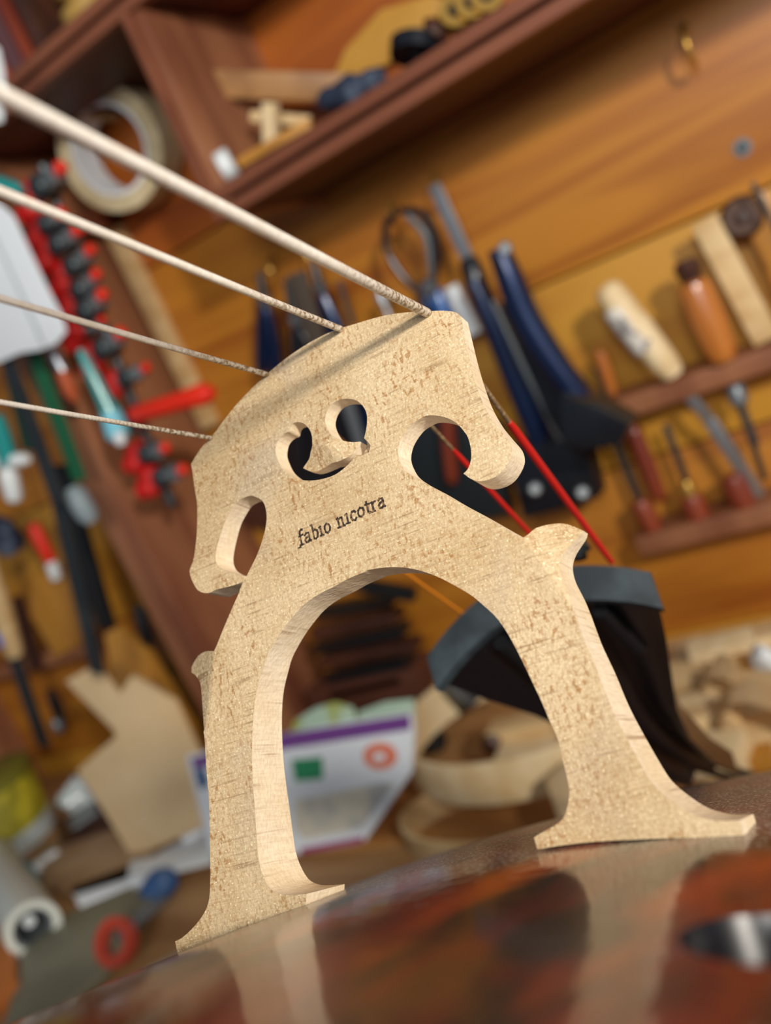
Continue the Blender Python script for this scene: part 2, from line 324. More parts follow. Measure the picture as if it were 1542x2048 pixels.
# tape roll hung on the wall
c = P(240, 297, .030); t = thing('tape_roll', 'wide roll of cream masking tape with white core hanging below the shelves', 'tape', c)
ax = Vector((-.12, 1, .05))
rr = 118*mpp(c)
obj('tape', ring(c, ax, rr*.74, rr, .034, 48), CREAM, t); obj('core', ring(c, ax, rr*.68, rr*.742, .035, 48), PAPER, t)
t2 = thing('wall_peg', 'thin wooden peg carrying the cream tape roll', 'peg', c)
obj('peg_rod', lathe(c+Vector((-.01, .05, rr*.64)), c+Vector((-.01, -.024, rr*.64)), [(0, .003), (.9, .003), (1, .002)], 12), PALE, t2)
# boards and books standing upper left
def upright_board(pxs, off, t, m, label, cat='board', name='leaning_board', grp=None): return tag(obj(name, wprism(pxs, off, t, .001), m), label, cat, grp)
zsh = zu+.018
def stand(x0, w, h, m, label, tilt=0, y=.64, d=.10, name='wood_blank', cat='wood'):
    R = Matrix.Rotation(math.radians(tilt), 3, 'Y')
    o = obj(name, bxm((x0, y, zsh+h/2+.0005), (w, d, h), R, .001), m); return tag(o, label, cat)
for i, (px, wd, mm, nm) in enumerate([(-8, .012, DARKWOOD, 'dark brown'), (20, .010, REDWOOD, 'red-brown'), (42, .012, mat('bright_red_wood', srgb(196, 72, 30), .4, coat=.3), 'bright orange-red'), (72, .014, mat('plum_wood', srgb(96, 62, 66), .5), 'plum grey'), (98, .010, REDWOOD, 'dull red'), (124, .012, DARKWOOD, 'brownish black')]):
    p = P(px, 120-px*.7, WALL-.63)
    stand(p.x, wd, .12, mm, nm+' wooden blank standing upright on the upper left shelf', 0, .64)
c = P(183, 30, .10); cyl('glue_jar', 'squat jar with a pale knobbed lid at the top left shelf end', 'jar', Vector((c.x, c.y, zsh+.0005)), Vector((c.x, c.y, zsh+.07)), [(0, .018), (.02, .022), (.3, .022), (.32, .016), (.4, .012), (.5, .02), (1, .02)], mat('yellow_glass', srgb(176, 140, 70), .3, coat=.4))
# lower shelf things, resting on the board
zb = zl+.018+.003
def onshelf(px, off): p = P(px[0], px[1], off); return p
def stick(name, label, cat, p0, p1, off0, off1, w, t, m, grp=None):
    return tag(obj(name, beam(P(*p0, off0), P(*p1, off1), w, t, .0015), m), label, cat, grp)
stick('wooden_beam', 'long pale brown wooden bar lying high across the shelf beside the divider', 'wood', (436, 168), (735, 176), .07, .035, .020, .022, mat('brown_bar_wood', srgb(168, 122, 72), .5, col2=srgb(140, 98, 56), sc=(30, 30, 30)))
stick('wooden_peg', 'cream upright stick of the small crossed wooden pegs on the shelf', 'peg', (541, 205), (543, 292), .10, .10, .010, .010, PALE2)
stick('wooden_peg', 'short cream stick crossing behind the upright peg on the shelf', 'peg', (503, 232), (622, 243), .086, .075, .008, .008, PALE)
stick('wooden_peg', 'yellowish wedge stick lying under the crossed pegs along the shelf edge', 'peg', (480, 328), (622, 247), .118, .105, .007, .010, AMBER)
c = P(453, 332, .125); cyl('small_pot', 'pale blue-white round pot lying at the left end of the middle shelf', 'cap', P(440, 338, .125), P(466, 322, .12), [(0, .009), (.1, .011), (.9, .011), (1, .010)], WHITE)
cl = bmesh.new()
def blob(pxs, off, r, squash=.7, seed=1):
    bm = bmesh.new(); rnd = random.Random(seed)
    pts = spline([P(x, y, off) for x, y in pxs], 4)
    n = len(pts); tube(pts, [r*(.45+.55*math.sin(math.pi*(i+.5)/n))*(1+.18*rnd.uniform(-1, 1)) for i in range(n)], 14, bm)
    for v in bm.verts: v.co += Vector((rnd.uniform(-1, 1), rnd.uniform(-1, 1), rnd.uniform(-1, 1)))*r*.07
    return bm
tag(obj('rag', blob([(640, 203), (680, 190), (720, 172), (765, 150)], .11, .0095), DBLUE), 'crumpled dark blue rag at the front of the middle shelf', 'cloth')
upright_board([(668, 150), (690, 98), (762, 18), (860, -10), (890, 0), (856, 66), (800, 112), (735, 152)], .012, .008, mat('yellow_board', srgb(202, 152, 66), .5, col2=srgb(186, 132, 50), sc=(10, 10, 10)), 'pale yellow board leaning against the wall at the back of the shelf')
t = thing('rubber_roller', 'black rounded rubber ring roller lying behind the shelf edge', 'roller', P(830, 100, .11))
obj('rim', ring(P(832, 98, .11), (.35, .45, 1), .010, .017, .010, 28), BLACK, t); obj('hub', lathe(P(822, 108, .11), P(842, 88, .11), [(0, .004), (.5, .009), (1, .004)]), BLACK, t)
cyl('ball_knob', 'dark reddish brown ball knob on the shelf beside the black roller', 'knob', P(862, 76, .11), P(884, 46, .11), [(0, .003), (.15, .0075), (.5, .0105), (.85, .0075), (1, .002)], DARKWOOD)
for i, (x, y, l) in enumerate([(912, 30, 'brass ring fitting nearest the brown ball knob on the shelf'), (944, 14, 'brass ring fitting second from the brown ball knob'), (974, 0, 'brass ring fitting at the top edge of the picture on the shelf')]):
    t = thing('ring_fitting', l, 'fitting', P(x, y, .11), 'brass fittings at the end of the shelf')
    obj('ring_body', ring(P(x, y, .11), (.5, -1, .3), .005, .0105, .012, 24), BRASS, t)
    obj('insert', ring(P(x, y, .11), (.5, -1, .3), .0015, .0052, .010, 20), BLACK, t)

# ------------------------------------------------------------------ tool racks on the wall
def rack(px0, px1, zc, label, x1=None):
    a = P(*px0, .035)
    t = thing('tool_rack', label, 'rack', (a.x, WALL, zc))
    r = obj('rack_rail', bxm(((a.x+x1)/2, WALL-.020, zc), (x1-a.x, .040, .017), bev=.003), SHELF2, t)
    return t
r1 = rack((1188, 825), None, P(1197, 835, .04).z, 'upper brown wooden tool rail on the right of the pine wall', .2)
r2 = rack((1276, 1092), None, P(1279, 1095, .04).z, 'lower brown wooden tool rail on the right of the pine wall', .2)
a = P(175, 1298, .04); t = thing('tool_rack', 'brown tool rail at the left behind the steel straightedge', 'rack', (a.x, WALL, a.z)); obj('rack_rail', bxm((a.x-.125, WALL-.02, a.z), (.25, .04, .016), bev=.003), SHELF2, t)

def tool(name, label, cat, parts, grp=None):        # parts: (part name, p0, p1, off, profile or px width, material)
    t = thing(name, label, cat, P(*parts[0][1], parts[0][3]), grp)
    for nm, p0, p1, off, prof, m in parts:
        o0, o1 = off if isinstance(off, tuple) else (off, off)
        a, b_ = P(*p0, o0), P(*p1, o1); s = mpp((a+b_)/2)
        if isinstance(prof, (int, float)): obj(nm, beam(a, b_, prof*s, max(.0015, prof*s*.28), .0004), m, t)
        else: obj(nm, lathe(a, b_, [(q, r*s) for q, r in prof], 18), m, t)
    return t
HP = [(0, .55), (.04, .9), (.12, 1), (.5, 1.05), (.85, .95), (.96, .8), (1, .6)]
def hp(r): return [(s, k_*r) for s, k_ in HP]
tool('chisel', 'chisel with a pale paint-smeared wooden handle leaning in the upper rail', 'chisel', [
    ('handle', (1208, 572), (1350, 752), .045, hp(30), PALE2), ('blade', (1352, 760), (1418, 838), .035, 22, STEEL), ('blade_tip', (1418, 838), (1520, 992), .03, 24, STEEL),
    ('label_band', (1232, 612), (1300, 695), .045, [(0, 30), (.1, 32.2), (.9, 32.4), (1, 30)], mat('worn_label', srgb(232, 226, 216), .6, col2=srgb(120, 116, 118), sc=(60, 60, 60), lo=.5, hi=.58, col3=srgb(130, 160, 205), sc3=(45, 45, 45), lo3=.56, hi3=.62))])
tool('chisel', 'orange-handled chisel with dark ferrule second in the upper rail', 'chisel', [
    ('handle', (1382, 560), (1450, 722), .04, hp(34), HANDLE), ('neck', (1370, 520), (1385, 565), .04, [(0, 20), (.3, 28), (.6, 24), (1, 20)], DARKWOOD), ('ferrule', (1468, 770), (1482, 812), .035, [(0, 14), (.2, 19), (.8, 19), (1, 12)], GREYM), ('blade', (1482, 812), (1512, 890), .03, 16, DSTEEL)])
tool('wooden_lath', 'pale square lath standing in the upper rail at the right', 'wood', [('stave', (1408, 440), (1535, 680), .03, 52, PALE)])
tool('wooden_lath', 'thick amber lath behind the pale one at the right edge', 'wood', [('stave', (1500, 395), (1600, 610), .02, 60, AMBER)])
tool('steel_rod', 'thin dark steel rod hanging at the right edge of the picture', 'rod', [('shank', (1505, 365), (1575, 500), .05, [(0, 5), (1, 5)], DSTEEL)])
t = thing('dark_disc', 'dark oval disc on the wall between two laths', 'disc', P(1485, 435, .03)); obj('disc_body', lathe(P(1484, 436, .0), P(1484, 434, .034), [(0, .013), (.8, .0145), (1, .011)], 28), mat('plain_dark_brown', srgb(78, 50, 34), .6), t)  # plain dark disc against the wall
obj('centre_plug', lathe(P(1484, 434, .034), P(1484, 433, .037), [(0, .005), (.7, .005), (1, .003)]), DARKWOOD, t)
# dowels hanging below the upper rail, handles in the lower rail
tool('gouge', 'red-brown stick tool hanging behind the end of the upper rail', 'gouge', [('handle', (1262, 850), (1322, 1000), .025, hp(17), REDWOOD)])
tool('gouge', 'thin dark gouge between the black clamp and the red-brown stick', 'gouge', [('shank', (1195, 735), (1215, 795), .02, [(0, 8), (1, 8)], DSTEEL), ('blade', (1225, 870), (1278, 1000), .02, 14, DSTEEL), ('handle', (1278, 1000), (1312, 1070), .03, hp(20), REDWOOD)])
tool('gouge', 'gouge with brown handle in the middle of the lower rail', 'gouge', [('shank', (1330, 850), (1378, 975), .02, 14, DSTEEL), ('ferrule', (1372, 962), (1380, 990), .03, [(0, 10), (.5, 15), (1, 15)], BRASS), ('handle', (1380, 988), (1408, 1060), .03, hp(22), REDWOOD)])
tool('gouge', 'gouge with dark handle at the right of the lower rail', 'gouge', [('shank', (1500, 870), (1530, 960), .02, 12, DSTEEL), ('handle', (1462, 948), (1500, 1035), .03, hp(24), REDWOOD)])
tool('chisel', 'slim dark chisel between the pale-handled chisel and the black clamp', 'chisel', [('handle', (1198, 700), (1226, 790), .02, hp(13), HANDLE)])

# big black clamps hanging in the middle of the wall
def clampbar(name, label, pts, off, w, m, extra):
    t = thing(name, label, 'clamp', P(*pts[-1], off))
    pp = spline([P(x, y, off) for x, y in pts], 5); s = mpp(pp[0])
    n = len(pp); tube(pp, [w*s*(.8+.3*math.sin(math.pi*i/(n-1))) for i in range(n)], 14, bm_ := bmesh.new())
    for v in bm_.verts: pass
    obj('arm', bm_, m, t)
    for nm, e in extra:
        if nm == 'jaw': obj('jaw', wprism(e[0], e[1], .03, .003), BLACK, t)
        elif nm == 'blade': obj('spine', tube([P(x, y, off+.006) for x, y in e], [5*s, 7*s, 7*s, 5*s][:len(e)] if len(e) < 5 else 6*s, 8), GREYM, t)
        elif nm == 'screw': obj('screw', lathe(P(e[0], e[1], off+.03), P(e[0], e[1], off+.036), [(0, 14*s), (.7, 14*s), (1, 9*s)], 16), GREYM, t)
    return t
clampbar('quick_clamp', 'large black clamp whose left arm curves down behind the bridge', [(948, 560), (985, 640), (1020, 725), (1058, 820), (1095, 905), (1140, 975)], .05, 25, BLUEM,
    [('blade', [(985, 600), (1050, 740), (1110, 860), (1180, 965)]), ('jaw', ([(1005, 900), (1120, 880), (1180, 920), (1196, 998), (1120, 1020), (1046, 1040), (1030, 980)], .06)), ('screw', (1070, 978)), ('screw', (1165, 985))])
clampbar('quick_clamp', 'large black clamp with a blue sheen touching the end of the tool rail', [(996, 496), (1018, 550), (1050, 630), (1090, 700), (1140, 770), (1180, 820)], .085, 28, BLUEM,
    [('jaw', ([(1120, 790), (1195, 812), (1262, 850), (1240, 892), (1165, 905), (1120, 880)], .105)), ('screw', (1010, 497)), ('jaw', ([(1010, 560), (1060, 640), (1120, 740), (1190, 820), (1120, 880), (1090, 830), (1050, 730), (1000, 620)], .073))])
# blue-handled calipers, steel rule, white strip
s = mpp(P(830, 480, .04))
t = thing('calipers', 'curved-jaw calipers with blue handles hanging from a hook', 'calipers', P(860, 640, .04))
for nm, pts in (('jaw', [(792, 425), (770, 460), (778, 510), (812, 560), (846, 590)]), ('jaw', [(800, 422), (842, 425), (866, 465), (872, 520), (866, 570)]), ('jaw', [(815, 430), (850, 470), (862, 530), (868, 590)])):
    obj(nm, tube(spline([P(x, y, .04) for x, y in pts], 5), 7.5*s, 10), BLACK if pts[0][0] != 815 else GREYM, t)
obj('pivot', lathe(P(858, 575, .03), P(858, 575, .055), [(0, .008), (.8, .008), (1, .006)], 16), BLACK, t)
for x0, x1, m in ((846, 868, BLUEM), (868, 905, BLUEP)):
    obj('handle', lathe(P(x0, 575, .045), P(x1+10, 690, .045), [(0, 11*s), (.2, 17*s), (.8, 17*s), (1, 9*s)], 14), m, t)
tool('steel_rule', 'flat bright steel blade tool with black handle hanging beside the calipers', 'blade', [('blade', (868, 370), (938, 522), .035, 26, STEEL), ('handle', (934, 515), (985, 640), .04, [(0, 14), (.1, 22), (.8, 24), (1, 12)], BLACK)])
tool('plastic_strip', 'short white plastic strip hanging between steel blade and bridge corner', 'strip', [('strip', (902, 572), (950, 668), .03, 30, WHITE)])
# bunch of pliers left
def pliers(label, head, mid, h1, h2, m, off=.035, wj=12, wh=14):
    t = thing('pliers', label, 'pliers', P(*h1, off)); s = mpp(P(*mid, off))
    obj('jaw', lathe(P(head[0]-3, head[1], off), P(*mid, off), [(0, wj*.5*s), (1, wj*s)], 12), DSTEEL, t)
    obj('pivot', lathe(P(*mid, off-.006), P(*mid, off+.008), [(0, wj*1.3*s), (.8, wj*1.3*s), (1, wj*s)], 16), BLACK, t)
    for h in (h1, h2):
        q = spline([P(*mid, off), P((mid[0]+h[0])/2+(h[0]-mid[0])*.35, (mid[1]+h[1])/2, off), P(*h, off)], 5)
        obj('handle', tube(q, [wh*.6*s]+[wh*s]*(len(q)-2)+[wh*.7*s], 12), m, t)
pliers('leftmost pliers with slate blue handles in the bunch above the bridge', (522, 545), (528, 600), (524, 745), (552, 790), BLUEM)
pliers('pliers with black handles second from the left in the bunch', (575, 560), (590, 640), (600, 940), (690, 950), BLACK, .045)
pliers('pliers with blue-black handles at the right of the bunch above the bridge', (628, 520), (640, 575), (690, 900), (735, 960), BLUEM, .04)
tool('steel_strip', 'grey flat metal strip seen through the right lobe of the heart opening', 'strip', [('strip', (690, 790), (726, 905), .075, 24, GREYM)])
tag(obj('dark_filler', wprism([(548, 800), (700, 770), (760, 770), (770, 960), (640, 985), (565, 985)], .012, .010, .003), mat('dark_navy', srgb(16, 22, 32), .5)), 'dark pouch behind the heart opening of the bridge', 'filler')  # dark piece put in so the heart opening looks dark
tag(obj('dark_filler', wprism([(462, 985), (560, 980), (545, 1066), (480, 1052)], .012, .010, .002), DARKWOOD), 'small dark pouch seen in the left wing opening of the bridge', 'filler')  # dark piece added to darken the left wing opening
tag(obj('dark_filler', wprism([(790, 815), (880, 800), (1000, 850), (1020, 1030), (900, 1050), (800, 990)], .035, .012, .003), mat('dark_teal', srgb(24, 32, 36), .5)), 'dark flat pouch behind the right opening of the bridge and the black clamp', 'filler')  # dark piece added to darken the right opening
tool('gouge', 'red-brown handle seen inside the right round opening of the bridge', 'gouge', [('handle', (892, 820), (905, 965), .05, hp(15), REDWOOD)])
tool('file', 'flat brownish grey file hanging in the bunch of pliers', 'file', [('file_blade', (592, 545), (640, 700), .055, 42, mat('grey_brown_steel', srgb(96, 84, 74), .45, metal=.4))])
tool('screwdriver', 'thin metal screwdriver hanging right of the bunch of pliers', 'screwdriver', [('shank', (678, 560), (706, 650), .03, [(0, 5), (1, 6)], DSTEEL)])
tool('screwdriver', 'small bright-tipped screwdriver just above the bridge crown', 'screwdriver', [('shank', (758, 585), (790, 660), .03, [(0, 12), (.3, 12), (.35, 7), (1, 7)], STEEL)])

# ------------------------------------------------------------------ left side: red-tipped clamps, teal tools
def spring_clamp(label):
    t = thing('spring_clamp', label, 'clamp', (0, 0, 0), 'spring clamps clipped in a row down the brown upright')
    obj('clamp_body', bxm((.014, 0, 0), (.030, .012, .012), None, .003), GREYM, t)
    obj('spring', lathe(Vector((.012, -.010, 0)), Vector((.012, .010, 0)), [(0, .006), (.1, .008), (.9, .008), (1, .006)], 14), DSTEEL, t)
    obj('pad', lathe(Vector((-.016, 0, .001)), Vector((.002, 0, .003)), [(0, .004), (.15, .0085), (.8, .0092), (1, .006)], 14), RED, t)
    obj('pad', lathe(Vector((-.018, -.008, -.007)), Vector((.000, -.004, -.006)), [(0, .004), (.15, .0075), (.8, .008), (1, .005)], 14), RED, t)
    obj('handle_tip', lathe(Vector((.028, 0, 0)), Vector((.036, 0, .002)), [(0, .0035), (.2, .0045), (.8, .0045), (1, .0025)], 12), ORANGE, t)
    return t
def copy_tree(o, parent=None):
    c = o.copy(); S.collection.objects.link(c); c.parent = parent
    if parent: c.matrix_parent_inverse = o.matrix_parent_inverse
    for ch in o.children: copy_tree(ch, c)
    return c
ords = ['topmost', 'second', 'third', 'fourth', 'fifth', 'sixth', 'seventh', 'eighth', 'ninth', 'tenth', 'eleventh', 'lowest']
cps = [(78, 388, 1.3), (88, 455, 1), (108, 498, 1.15), (138, 545, 1.1), (152, 592, 1.1), (168, 632, 1.2), (160, 668, .9), (200, 706, 1.2), (238, 762, 1.0), (250, 862, .7), (286, 906, 1.1), (314, 954, 1.15)]
proto = spring_clamp('x')
for i, (x, y, sc_) in enumerate(cps):
    o = proto if i == 0 else copy_tree(proto)
    p = P(x, y, WALL-YF+.014)
    o.matrix_world = Matrix.Translation(p) @ Matrix.Rotation(math.radians(random.uniform(-8, 8)), 4, 'Y') @ Matrix.Rotation(math.radians(random.uniform(-14, 8)), 4, 'Z') @ Matrix.Scale(sc_*.92, 4)
    o['label'] = ('%s in the row of red-padded spring clamps, counted from the top' % ords[i]) if i < 11 else 'lowest red-padded spring clamp in the row, below the long orange handle'
tag(obj('clamp_rail', tube([P(84, 330, WALL-YF+.004), P(345, 1010, WALL-YF+.004)], .004, 10), DSTEEL), 'thin dark rail on the upright that the red spring clamps grip', 'rail')
off = WALL-YF+.03
tool('bar_clamp', 'long orange-red clamp handle sticking out level beside the bridge', 'clamp', [('handle', (262, 832), (424, 783), off, [(0, 10), (.06, 19), (.5, 19), (.7, 20), (.93, 22), (1, 12)], ORANGE), ('ferrule', (248, 836), (266, 831), off, [(0, 12), (1, 13)], BLACK)])
tool('screwdriver', 'teal-handled screwdriver with light blue end pointing down the upright', 'screwdriver', [('handle', (160, 700), (222, 825), off+.01, [(0, 8), (.3, 13), (.8, 17), (1, 20)], TEAL), ('handle_end', (220, 820), (240, 880), off+.01, [(0, 20), (.4, 24), (.85, 24), (1, 17)], LTEAL), ('end_cap', (236, 866), (243, 888), off+.02, [(0, 12), (.5, 13), (1, 9)], PAPER)])
tool('screwdriver', 'teal-handled screwdriver poking in at the left picture edge beside topmost red clamp', 'screwdriver', [('handle', (-40, 355), (44, 382), off, hp(15), TEAL)])
tool('screwdriver', 'small screwdriver with steel collar and orange tip below white sheet', 'screwdriver', [('collar', (100, 690), (128, 745), off, [(0, 9), (.3, 13), (1, 11)], STEEL), ('grip', (124, 742), (150, 802), off, [(0, 14), (.6, 16), (1, 8)], mat('dull_orange', srgb(176, 80, 40), .5))])
# white sheet
c0 = P(60, 560, off+.03)
sh = [(-60, 380), (0, 408), (26, 432), (58, 500), (92, 572), (122, 630), (132, 664), (112, 688), (80, 700), (40, 706), (0, 724), (-60, 740)]
t = thing('white_sheet', 'white translucent plastic sheet hanging at the left picture edge', 'sheet', P(60, 700, off+.03))
obj('sheet_panel', wprism(sh, off+.04, .0012, .0004), PAPER, t)
obj('fold_line', tube([P(-10, 470, off+.0405), P(40, 580, off+.0405), P(88, 690, off+.0405)], .0012, 6), GREYM, t)
tag(obj('plastic_sheet', wprism([(-60, 60), (-4, 95), (6, 140), (10, 190), (4, 245), (-60, 260)], off+.05, .002), WHITE), 'white plastic scrap at the upper left picture edge beside thickest string', 'scrap')
# straightedge, straps, square
tool('steel_straightedge', 'long dark grey steel straightedge hanging down the far left', 'straightedge', [('blade', (5, 690), (120, 1010), off+.03, 34, DSTEEL), ('blade_end', (120, 1010), (196, 1345), off+.02, 34, DSTEEL)])
tool('try_square', 'black try square blade hanging behind the straightedge', 'square', [('blade', (120, 930), (215, 1255), .09, 44, BLACKP)])
tool('strap', 'dark green strap hanging left of the brown upright', 'strap', [('webbing', (62, 690), (160, 960), off+.005, 34, GREEN), ('buckle', (142, 975), (185, 1045), off+.012, [(0, 14), (.2, 24), (.8, 22), (1, 12)], mat('grey_label', srgb(132, 146, 152), .5))])
tool('strap', 'second darker green strap beside the straightedge', 'strap', [('webbing', (10, 700), (60, 900), off, 30, mat('dark_green_fabric', srgb(14, 62, 48), .7))])
tool('screwdriver', 'screwdriver with teal handle and white collar at the far left', 'screwdriver', [('handle', (-5, 830), (18, 925), off+.01, [(0, 12), (.4, 18), (1, 20)], TEAL), ('collar', (-10, 925), (56, 918), off+.01, [(0, 12), (.5, 14), (.9, 13), (1, 8)], WHITE), ('tip', (14, 935), (30, 1000), off+.01, [(0, 12), (.2, 19), (.9, 18), (1, 14)], WHITE)])
tool('chisel', 'chisel with bright orange handle standing in the left rail', 'chisel', [('handle', (64, 1048), (104, 1125), .06, hp(14), ORANGE), ('ferrule', (102, 1122), (113, 1156), .06, [(0, 10), (.3, 13), (1, 11)], WHITE)])
upright_board([(66, 1150), (126, 1135), (142, 1180), (176, 1282), (110, 1316), (60, 1230)], .05, .02, AMBER, 'amber wooden block standing on the left tool rail', 'block', 'wood_block')
tool('wooden_dowel', 'brown dowel between yellow-handled and orange-handled chisels', 'dowel', [('dowel_rod', (35, 1195), (72, 1330), .05, [(0, 12), (1, 15)], DARKWOOD)])
tool('chisel', 'long chisel with cream handle and blue ring at the far left', 'chisel', [('handle', (-25, 1120), (30, 1310), .08, [(0, 18), (.5, 20), (.9, 20), (1, 16)], PALE), ('ring', (8, 1258), (18, 1286), .08, [(0, 20), (.2, 22), (.8, 22), (1, 20)], mat('blue_tape', srgb(80, 120, 214), .5)), ('blade', (28, 1315), (88, 1490), .08, 30, DSTEEL)])
tag(obj('rag', blob([(-20, 1040), (10, 1070), (28, 1105)], .08, .018, seed=4), DBLUE), 'dark blue cloth pad hanging at the left picture edge', 'cloth')
tool('pliers', 'black pliers hanging under the left tool rail', 'pliers', [('handle', (100, 1380), (128, 1450), .04, [(0, 8), (.4, 13), (1, 9)], BLACK), ('joint', (108, 1440), (122, 1462), .05, [(0, 9), (.5, 13), (1, 8)], GREYM)])
tool('screwdriver', 'dark screwdriver leaning on the brown upright above tan board', 'screwdriver', [('handle', (276, 1210), (300, 1290), .10, [(0, 8), (.3, 15), (.8, 14), (1, 6)], BLACKP)])
tool('bottle', 'dark bottle behind the tan board at the foot of the upright', 'bottle', [('bottle_body', (286, 1315), (336, 1365), .07, [(0, 12), (.2, 24), (.8, 26), (1, 20)], mat('olive_glass', srgb(70, 58, 36), .4)), ('label_band', (262, 1320), (288, 1360), .08, [(0, 6), (1, 8)], BLACKP)])

# ================================================================== WORKBENCH
wbn = thing('workbench', 'wooden workbench top against the pine wall, cluttered with wood and papers', 'workbench', (-.4, .4, BENCH))
ys = [.02, .20, .36, .50, .61, .7195]
for i, (y0, y1) in enumerate(zip(ys, ys[1:])):
    obj('top_board', bxm((-.42, (y0+y1)/2, BENCH-.0205), (1.9, y1-y0-.001, .04), bev=.002), [BENCHW, mat('bench_wood_orange', srgb(190, 136, 78), .5, col2=srgb(160, 108, 56), sc=(4, 30, 30))][i % 2], wbn)
for sx in (-1.3, .46):
    for yy in (.08, .66): obj('leg', bxm((sx, yy, (BENCH-.04)/2), (.08, .08, BENCH-.04)), SHELF2, wbn)
obj('back_rail', bxm((-.015, .712, BENCH+.011), (1.17, .014, .022)), PALE, wbn)

# leaning boards left
def lean(pxs, y0, k, t, m, label, name='leaning_board', cat='board'):
    n = Vector((0, 1, -k)).normalized(); return tag(obj(name, prism([H(x, y, (0, y0, BENCH), n) for x, y in pxs], n*t, bev=.001), m), label, cat)
lean([(130, 1362), (190, 1330), (236, 1392), (262, 1352), (345, 1400), (420, 1560), (412, 1650), (265, 1718), (205, 1620), (153, 1542), (232, 1472), (226, 1460)], .506, .30, .006, PLY, 'large tan plywood template with a notched edge leaning by the upright')
lean([(208, 1268), (236, 1252), (290, 1300), (380, 1450), (415, 1560), (400, 1620), (300, 1480), (225, 1360)], .57, .30, .010, AMBER, 'amber board leaning behind the tan plywood template')
# papers
def sheet(pxs, h0, h1, t, m, label=None, name='sheet', cat='paper', parent=None):
    n_ = len(pxs); pts = []
    for (x, y, *hh) in pxs: pts.append(B(x, y, hh[0] if hh else h0))
    o = obj(name, prism(pts, (0, 0, -t)), m, parent, flat=True)
    if label: tag(o, label, cat)
    return o
BN = Vector((0, 1, -.42)).normalized()
def bp_(pxs, d, t_, m, nm, par): return obj(nm, prism([H(x, y, Vector((0, .492, BENCH))-BN*d, BN) for x, y in pxs], BN*t_), m, par, flat=True)
t = thing('brochure', 'white printed brochure with purple band leaning behind the arch of the bridge', 'brochure', H(650, 1695, (0, .492, BENCH), BN))
bp_([(372, 1512), (572, 1466), (700, 1443), (822, 1425), (827, 1462), (822, 1545), (727, 1684), (700, 1690), (603, 1707), (480, 1716), (420, 1700)], 0, .003, PAPER, 'page', t)
bp_([(382, 1517), (572, 1467), (819, 1429), (821, 1459), (572, 1498), (388, 1538)], .0004, .0004, PURPLE, 'purple_band', t)
bp_([(600, 1697), (727, 1673), (726, 1684), (603, 1707)], .0004, .0004, MAGENTA, 'magenta_band', t)
bp_([(583, 1520), (644, 1514), (646, 1558), (590, 1563)], .0004, .0004, GREENP, 'green_square', t)
bp_([(760+34*math.cos(a*math.pi/12), 1512+27*math.sin(a*math.pi/12)) for a in range(24)], .0004, .0004, REDP, 'coral_badge', t)
bp_([(758+13*math.cos(a*math.pi/6), 1514+9*math.sin(a*math.pi/6)) for a in range(12)], .0007, .0004, PAPER, 'badge_centre', t)
bp_([(590, 1600), (650, 1590), (760, 1565), (790, 1568), (724, 1655), (610, 1680), (590, 1660)], .0004, .0004, PICP, 'picture_area', t)
bp_([(388, 1540), (408, 1536), (418, 1570), (400, 1580)], .0004, .0004, BLUEC, 'picture_area', t)
def lean2(pxs, m, label, nm, cat, d): return tag(obj(nm, prism([H(x, y, Vector((0, .492, BENCH))+BN*d, BN) for x, y in pxs], BN*.002, bev=.0005), m), label, cat)
lean2([(572, 1480), (590, 1440), (630, 1416), (670, 1404), (704, 1414), (716, 1470), (640, 1620), (575, 1640)], LEAFP, 'pale green rounded leaflet poking up behind the brochure at left', 'leaflet', 'paper', .005)
lean2([(700, 1470), (716, 1424), (770, 1404), (826, 1398), (830, 1440), (780, 1560), (700, 1600)], LEAFP, 'second pale green leaflet behind the brochure, nearer the rib hoops', 'leaflet', 'paper', .010)
def crumple(pxs, h, r, m, label, name, cat, seed=3):
    rnd = random.Random(seed); q = spline([B(x, y, h) for x, y in pxs], 4); n = len(q)
    bm = tube(q, [r*(.4+.6*math.sin(math.pi*(i+.5)/n))*(1+.2*rnd.uniform(-1, 1)) for i in range(n)], 14)
    for v in bm.verts: v.co += Vector((rnd.uniform(-1, 1), rnd.uniform(-1, 1), rnd.uniform(-1, 1)))*r*.12
    return tag(obj(name, bm, m), label, cat)
crumple([(818, 1438), (840, 1420), (856, 1432)], .012, .012, WHITE, 'small knotted white plastic bag right of the brochure top corner', 'plastic_bag', 'bag', 7)
crumple([(838, 1465), (860, 1478), (872, 1486)], .012, .012, BLACKP, 'small black rubber lump between brochure and wooden ring', 'rubber_block', 'rubber', 8)
tag(obj('paper_pad', bprism([(318, 1618), (392, 1578), (418, 1600), (425, 1640), (364, 1676)], .016, .016), PAPER), 'small white paper pad on the bench at the left leg', 'paper')
t = thing('rolled_paper', 'long folded white paper strip on the bench left of the bridge foot', 'paper', B(280, 1740))
obj('fold', bprism([(140, 1775), (300, 1715), (418, 1650), (425, 1700), (300, 1752), (156, 1808)], .010, .008), PAPER, t)
obj('flap', bprism([(260, 1722), (420, 1688), (424, 1722), (300, 1752), (255, 1756)], .014, .003), WHITE, t)
tag(obj('rag', (lambda: tube(spline([B(288, 1800, .008), B(320, 1770, .01), B(352, 1752, .008)], 5), [.006+.008*math.sin(math.pi*(i+.5)/11) for i in range(11)], 12))(), BLUEC), 'blue cloth scrap tucked under the white paper strip', 'cloth')
